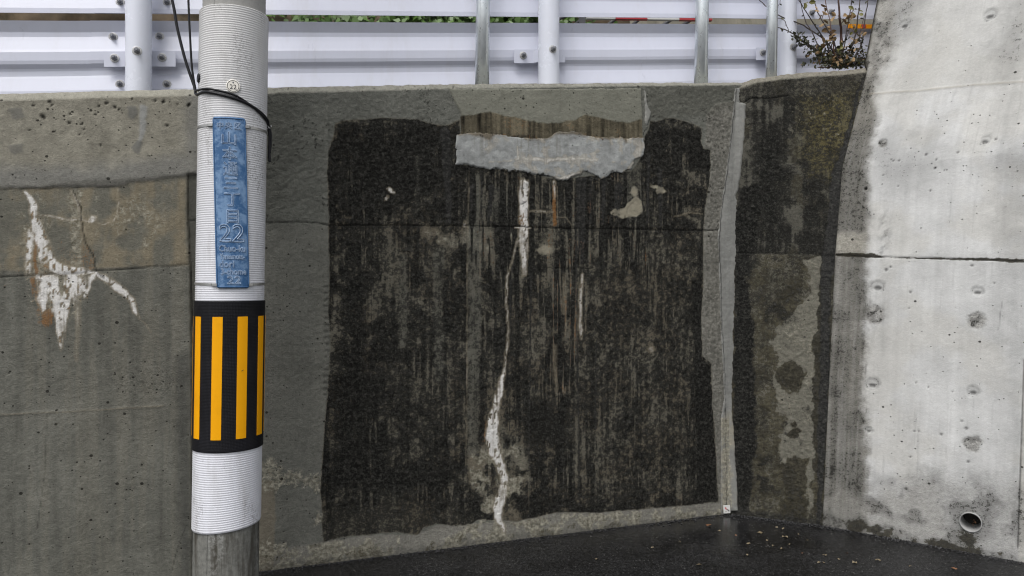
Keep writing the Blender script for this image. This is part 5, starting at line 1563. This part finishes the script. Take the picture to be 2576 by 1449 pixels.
# stair handrail: dark sloping bars with a post
hr = empty('handrail', bank_pt(1457, 300, 8.0))
tag(hr, 'dark iron handrail with parallel sloping bars seen through the guard rail slot', 'handrail')
for x0, x1 in ((1425, 1500), (1505, 1590), (1570, 1645), (1640, 1740), (1350, 1460), (1690, 1790)):
    p, q = bank_pt(x0, 80, 8.0), bank_pt(x1, 18, 7.9)
    b = MB(); b.tube([p, q], 0.020, 8); b.build('bar', M_IRON, hr, True)
p, q = bank_pt(1464, 20, 7.95), bank_pt(1464, 90, 7.95)
b = MB(); b.box((p + q) / 2, (1, 0, 0), (0, 1, 0), (0, 0, 1), 0.036, 0.036, (p - q).length / 2); b.build('post', M_IRON, hr)
# red and white barrier bar lying behind the rail
bb = empty('barrier_bar', bank_pt(1620, 55, 7.5))
tag(bb, 'red and white striped barrier bar seen through the guard rail slot', 'barrier')
for x0, x1, mt in ((1475, 1548, M_WHITE), (1548, 1628, M_RED), (1628, 1708, M_WHITE), (1708, 1790, M_RED)):
    y0 = 46.3 + (x0 - 1475) * 0.016; y1 = 46.3 + (x1 - 1475) * 0.016
    p, q = bank_pt(x0, y0 - 0.5, 7.3), bank_pt(x1, y1 - 0.5, 7.3)
    b = MB(); b.box((p + q) / 2, (q - p).normalized(), Vector((0, 1, 0)), Vector((0, 0, 1)), (q - p).length / 2 + 0.002, 0.025, 0.0095); b.build('segment', mt, bb)

# ------------------------------------------------------------------ withered shrub growing on the return wall
SD = 5.22
def sp(x, y, dd=0.0): return ray(x, y, SD + dd)
shrub = empty('shrub', sp(2110, 172))
tag(shrub, 'withered twiggy shrub rooted on the wall top against the tall pale wall', 'shrub')
stems = [([(2112, 168), (2085, 112), (2020, 64), (1965, 42), (1930, 18), (1895, -12)], 5, 0),
         ([(2110, 168), (2096, 100), (2062, 40), (2040, -20)], 6, 0),
         ([(2104, 168), (2090, 70), (2072, -20)], 5, 1),
         ([(2112, 170), (2117, 100), (2112, 40), (2108, -25)], 11, 1),
         ([(2114, 168), (2132, 70), (2146, -20)], 5, 0),
         ([(2122, 166), (2150, 95), (2160, 30), (2166, -20)], 6, 0),
         ([(2140, 164), (2168, 108), (2176, 50), (2186, -15)], 6, 0),
         ([(2104, 168), (2062, 135), (2030, 112), (1995, 92)], 5, 0),
         ([(2106, 168), (2048, 122), (1996, 86), (1962, 70), (1930, 66)], 5, 0),
         ([(2098, 168), (2078, 108), (2048, 62), (2010, 0), (2000, -20)], 5, 0),
         ([(2150, 164), (2172, 140), (2162, 90), (2178, 30)], 4, 0),
         ([(2080, 160), (2052, 100), (2022, 40), (2012, -10)], 4, 0),
         ([(1985, 80), (1972, 50), (1945, 45), (1930, 52)], 2.5, 0),
         ([(1948, 32), (1960, 10), (1965, -10)], 2.5, 0),
         ([(1920, 10), (1935, 20), (1950, 16), (1962, -10)], 3, 0),
         ([(2116, 60), (2135, 38), (2150, 22)], 3, 1),
         ([(2100, 168), (2112, 120), (2130, 95), (2140, 60)], 4, 0),
         ([(2128, 168), (2155, 150), (2182, 158)], 5, 0),
         ([(2060, 170), (2120, 166), (2182, 160)], 4, 1)]
rs = random.Random(5)
stem_pts = []
for P, w, red in stems:
    q = smooth_path([sp(x, y, rs.uniform(-0.05, 0.12) if i else 0.0) for i, (x, y) in enumerate(P)], 6)
    q = [p + Vector((rs.gauss(0, 0.0016), 0, rs.gauss(0, 0.0016))) for p in q]
    r = w / 2 / FOC * SD * 0.8
    b = MB(); b.tube(q, [r * (1 - 0.6 * i / len(q)) for i in range(len(q))], 6); b.build('stem', M_STEM if red else M_TWIG, shrub, True)
    stem_pts.append(q)
def leaf(b, p, s, d1, nn, cup=0.25):
    d2 = nn.cross(d1).normalized()
    b.add([p, p + d1 * s * 0.35 + d2 * s * 0.28 + nn * s * cup * 0.4, p + d1 * s * 0.7 + d2 * s * 0.24 + nn * s * cup * 0.3, p + d1 * s - nn * s * cup * 0.2, p + d1 * s * 0.7 - d2 * s * 0.24 + nn * s * cup * 0.3, p + d1 * s * 0.35 - d2 * s * 0.28 + nn * s * cup * 0.4, p + d1 * s * 0.5],
          [(0, 1, 6), (1, 2, 6), (2, 3, 6), (3, 4, 6), (4, 5, 6), (5, 0, 6)])
def rv(): return Vector((rs.gauss(0, 1), rs.gauss(0, 1), rs.gauss(0, 1))).normalized()
bd, bt_, bo = MB(), MB(), MB()
for q in stem_pts:
    for p in q:
        low = p.z < sp(0, 90).z
        for _ in range(rs.choice([1, 2, 3, 4]) if low else rs.choice([0, 0, 1])):
            leaf(bd if rs.random() < 0.8 else bo, p + rv() * 0.006, rs.uniform(0.012, 0.028), (rv() + Vector((0, 0, -0.4))).normalized(), rv())
for _ in range(520):
    x = rs.gauss(2108, 34); y = 168 - abs(rs.gauss(0, 26))
    leaf(bd if rs.random() < 0.75 else bt_, sp(min(x, 2176), y, rs.uniform(-0.06, 0.14)), rs.uniform(0.018, 0.04), rv(), rv())
for _ in range(150):
    t = rs.random(); x = lin(t, 1995, 2080) + rs.gauss(0, 8); y = lin(t, 86, 150) + rs.gauss(0, 8)
    leaf(bd, sp(x, y, rs.uniform(-0.04, 0.1)), rs.uniform(0.02, 0.036), rv(), rv())
for x, y in ((2082, 70), (2086, 88), (2092, 78), (2076, 62), (2070, 28), (2078, 20), (2060, 24), (2135, 50), (2140, 44), (2166, 92), (2150, 108), (2064, 134), (2060, 120), (2105, 45), (2122, 60), (2096, 96), (2090, 100), (2118, 44), (2072, 105), (2150, 70)):
    for _ in range(3): leaf(bt_, sp(x + rs.gauss(0, 4), y + rs.gauss(0, 4), rs.uniform(-0.06, 0.02)), rs.uniform(0.03, 0.062), rv(), rv())
for x, y in ((2110, 122), (2116, 118), (2104, 128), (2140, 30), (2152, 24), (2160, 34), (2022, 6), (2030, 2), (2150, 80), (2064, 130)):
    for _ in range(2): leaf(bo, sp(x + rs.gauss(0, 3), y + rs.gauss(0, 3), rs.uniform(-0.06, 0.02)), rs.uniform(0.03, 0.055), rv(), (Vector((0, -1, 0.3)) + rv() * 0.6).normalized())
for mb_, mt, lab in ((bd, M_LEAFD, 'dark small leaves'), (bt_, M_LEAFT, 'dry tan curled leaves'), (bo, M_LEAFO, 'olive green leaves')):
    tag(mb_.build('foliage', mt, shrub), lab, kind='stuff')

# ------------------------------------------------------------------ small things at the foot of the walls
mk = ray(1828, 1281, 4.985)
sm = empty('survey_marker', (mk.x, mk.y, mk.z - 0.025))
tag(sm, 'tiny white square survey plate with a red and black mark at the wall corner', 'marker')
nx_ = Vector((0.05, -1, 0)).normalized(); ax_ = Vector((1, 0.05, 0.06)).normalized(); az_ = nx_.cross(ax_) * -1
if az_.z < 0: az_ = -az_
b = MB(); b.box(mk, ax_, nx_, az_, 0.023, 0.004, 0.026); b.build('plate', M_WHITE, sm)
def mark(pts, mat, name):
    b = MB(); vs = [mk + nx_ * 0.0055 + ax_ * x + az_ * z for x, z in pts]
    b.add(vs, [tuple(range(len(vs)))]); return b.build(name, mat, sm)
mark([(-0.013, 0.014), (-0.004, 0.016), (-0.006, 0.010), (0.002, 0.002), (-0.004, -0.002), (-0.011, 0.006)], M_RED, 'red_arrow')
mark([(0.001, 0.001), (0.006, 0.002), (0.018, -0.012), (0.014, -0.016), (0.004, -0.006)], M_INK, 'black_mark')
mark([(-0.010, -0.012), (-0.004, -0.010), (-0.004, -0.014), (-0.010, -0.016)], M_INK, 'black_mark')

def ground_pt(px, py):
    d = EYE * FOC / (py - CY); return Vector(((px - CX) / FOC * d, d, 0.004))
leaves = [(1912, 1343, 11, 0), (1974, 1353, 9, 0), (1883, 1370, 6, 0), (1966, 1383, 6, 0), (2075, 1400, 7, 0), (2209, 1412, 8, 0), (2151, 1418, 8, 0), (2401, 1433, 9, 1), (1783, 1323, 9, 1), (1758, 1424, 8, 0), (1953, 1329, 4, 0), (1970, 1333, 5, 0),
          (2072, 1418, 5, 0), (2060, 1419, 4, 0), (2030, 1362, 5, 0), (1930, 1362, 4, 0), (1880, 1399, 4, 0), (2110, 1410, 4, 0), (2130, 1395, 4, 1), (1945, 1376, 4, 0), (2008, 1347, 4, 0), (1850, 1350, 4, 1), (1985, 1372, 4, 0), (2290, 1428, 5, 0), (1810, 1338, 4, 0), (2018, 1395, 4, 1), (1640, 1380, 4, 0), (1500, 1410, 4, 0), (1710, 1366, 3.5, 0)]
rs = random.Random(9)
for i, (x, y, s, kind) in enumerate(leaves):
    p = ground_pt(x, y); r = s * 0.95 / FOC * p.y
    b = MB(); n = 9; a0 = rs.uniform(0, 6.28)
    ring = []
    for k in range(n):
        w = 2 * math.pi * k / n; rr = r * rs.uniform(0.55, 1.1)
        ring.append(p + Vector((math.cos(w) * rr, math.sin(w) * rr * 0.75, rs.uniform(0.0, 0.010))))
    ring.append(p + Vector((0, 0, 0.006)))
    b.add(ring, [(k, (k + 1) % n, n) for k in range(n)])
    o = b.build('fallen_leaf', M_LEAFB if kind else M_LEAFY, None, False, origin=tuple(p))
    if i == 0: lab = 'largest pale yellow fallen leaf on the wet asphalt below the return wall'
    elif i == 8: lab = 'rust-brown fallen leaf on the wet asphalt just below the inner corner'
    elif i == 7: lab = 'reddish brown fallen leaf on the asphalt near the bottom edge, right'
    elif i == 9: lab = 'yellow fallen leaf lying alone on the asphalt by the bottom edge'
    else: lab = 'small brown leaf scrap on the wet asphalt' if kind else 'small yellow leaf scrap on the wet asphalt'
    tag(o, lab, 'leaf', 'fallen leaves on the wet asphalt')
# loose grit gathered along the foot of the walls
b = MB()
for i in range(1400):
    t = rs.random()
    if t < 0.6:
        q = rs.uniform(0, 1); x, y = lin(q, -1.5, 1.48), 4.4932 + K_MAIN * lin(q, -1.5, 1.48); off = abs(rs.gauss(0, 0.03)) + 0.006
        x += 0.339 * off; y -= 0.941 * off
    else:
        q = rs.uniform(0, 1)
        P_ = CORNER_B * (1 - q * 2) + JOINT_B * q * 2 if q < 0.5 else JOINT_B * (2 - 2 * q) + RIGHT_B * (2 * q - 1)
        off = abs(rs.gauss(0, 0.035)) + 0.006; x, y = P_[0] - 0.5 * off, P_[1] - 0.86 * off
    s = rs.uniform(0.003, 0.009); c = Vector((x, y, s * 0.4))
    vs = [c + Vector((rs.uniform(0.6, 1) * s * a, rs.uniform(0.6, 1) * s * bq, rs.uniform(0.5, 0.9) * s * cq)) for a, bq, cq in ((1, 0, 0), (-1, 0, 0), (0, 1, 0), (0, -1, 0), (0, 0, 1), (0, 0, -1))]
    b.add(vs, [(0, 2, 4), (2, 1, 4), (1, 3, 4), (3, 0, 4), (2, 0, 5), (1, 2, 5), (3, 1, 5), (0, 3, 5)])
M_GRIT = simple('asphalt_grit', (0.022, 0.022, 0.023), 0.55, var=0.8, scale=60)
tag(b.build('grit', M_GRIT), 'dark grit gathered along the foot of the walls', 'grit', kind='stuff')
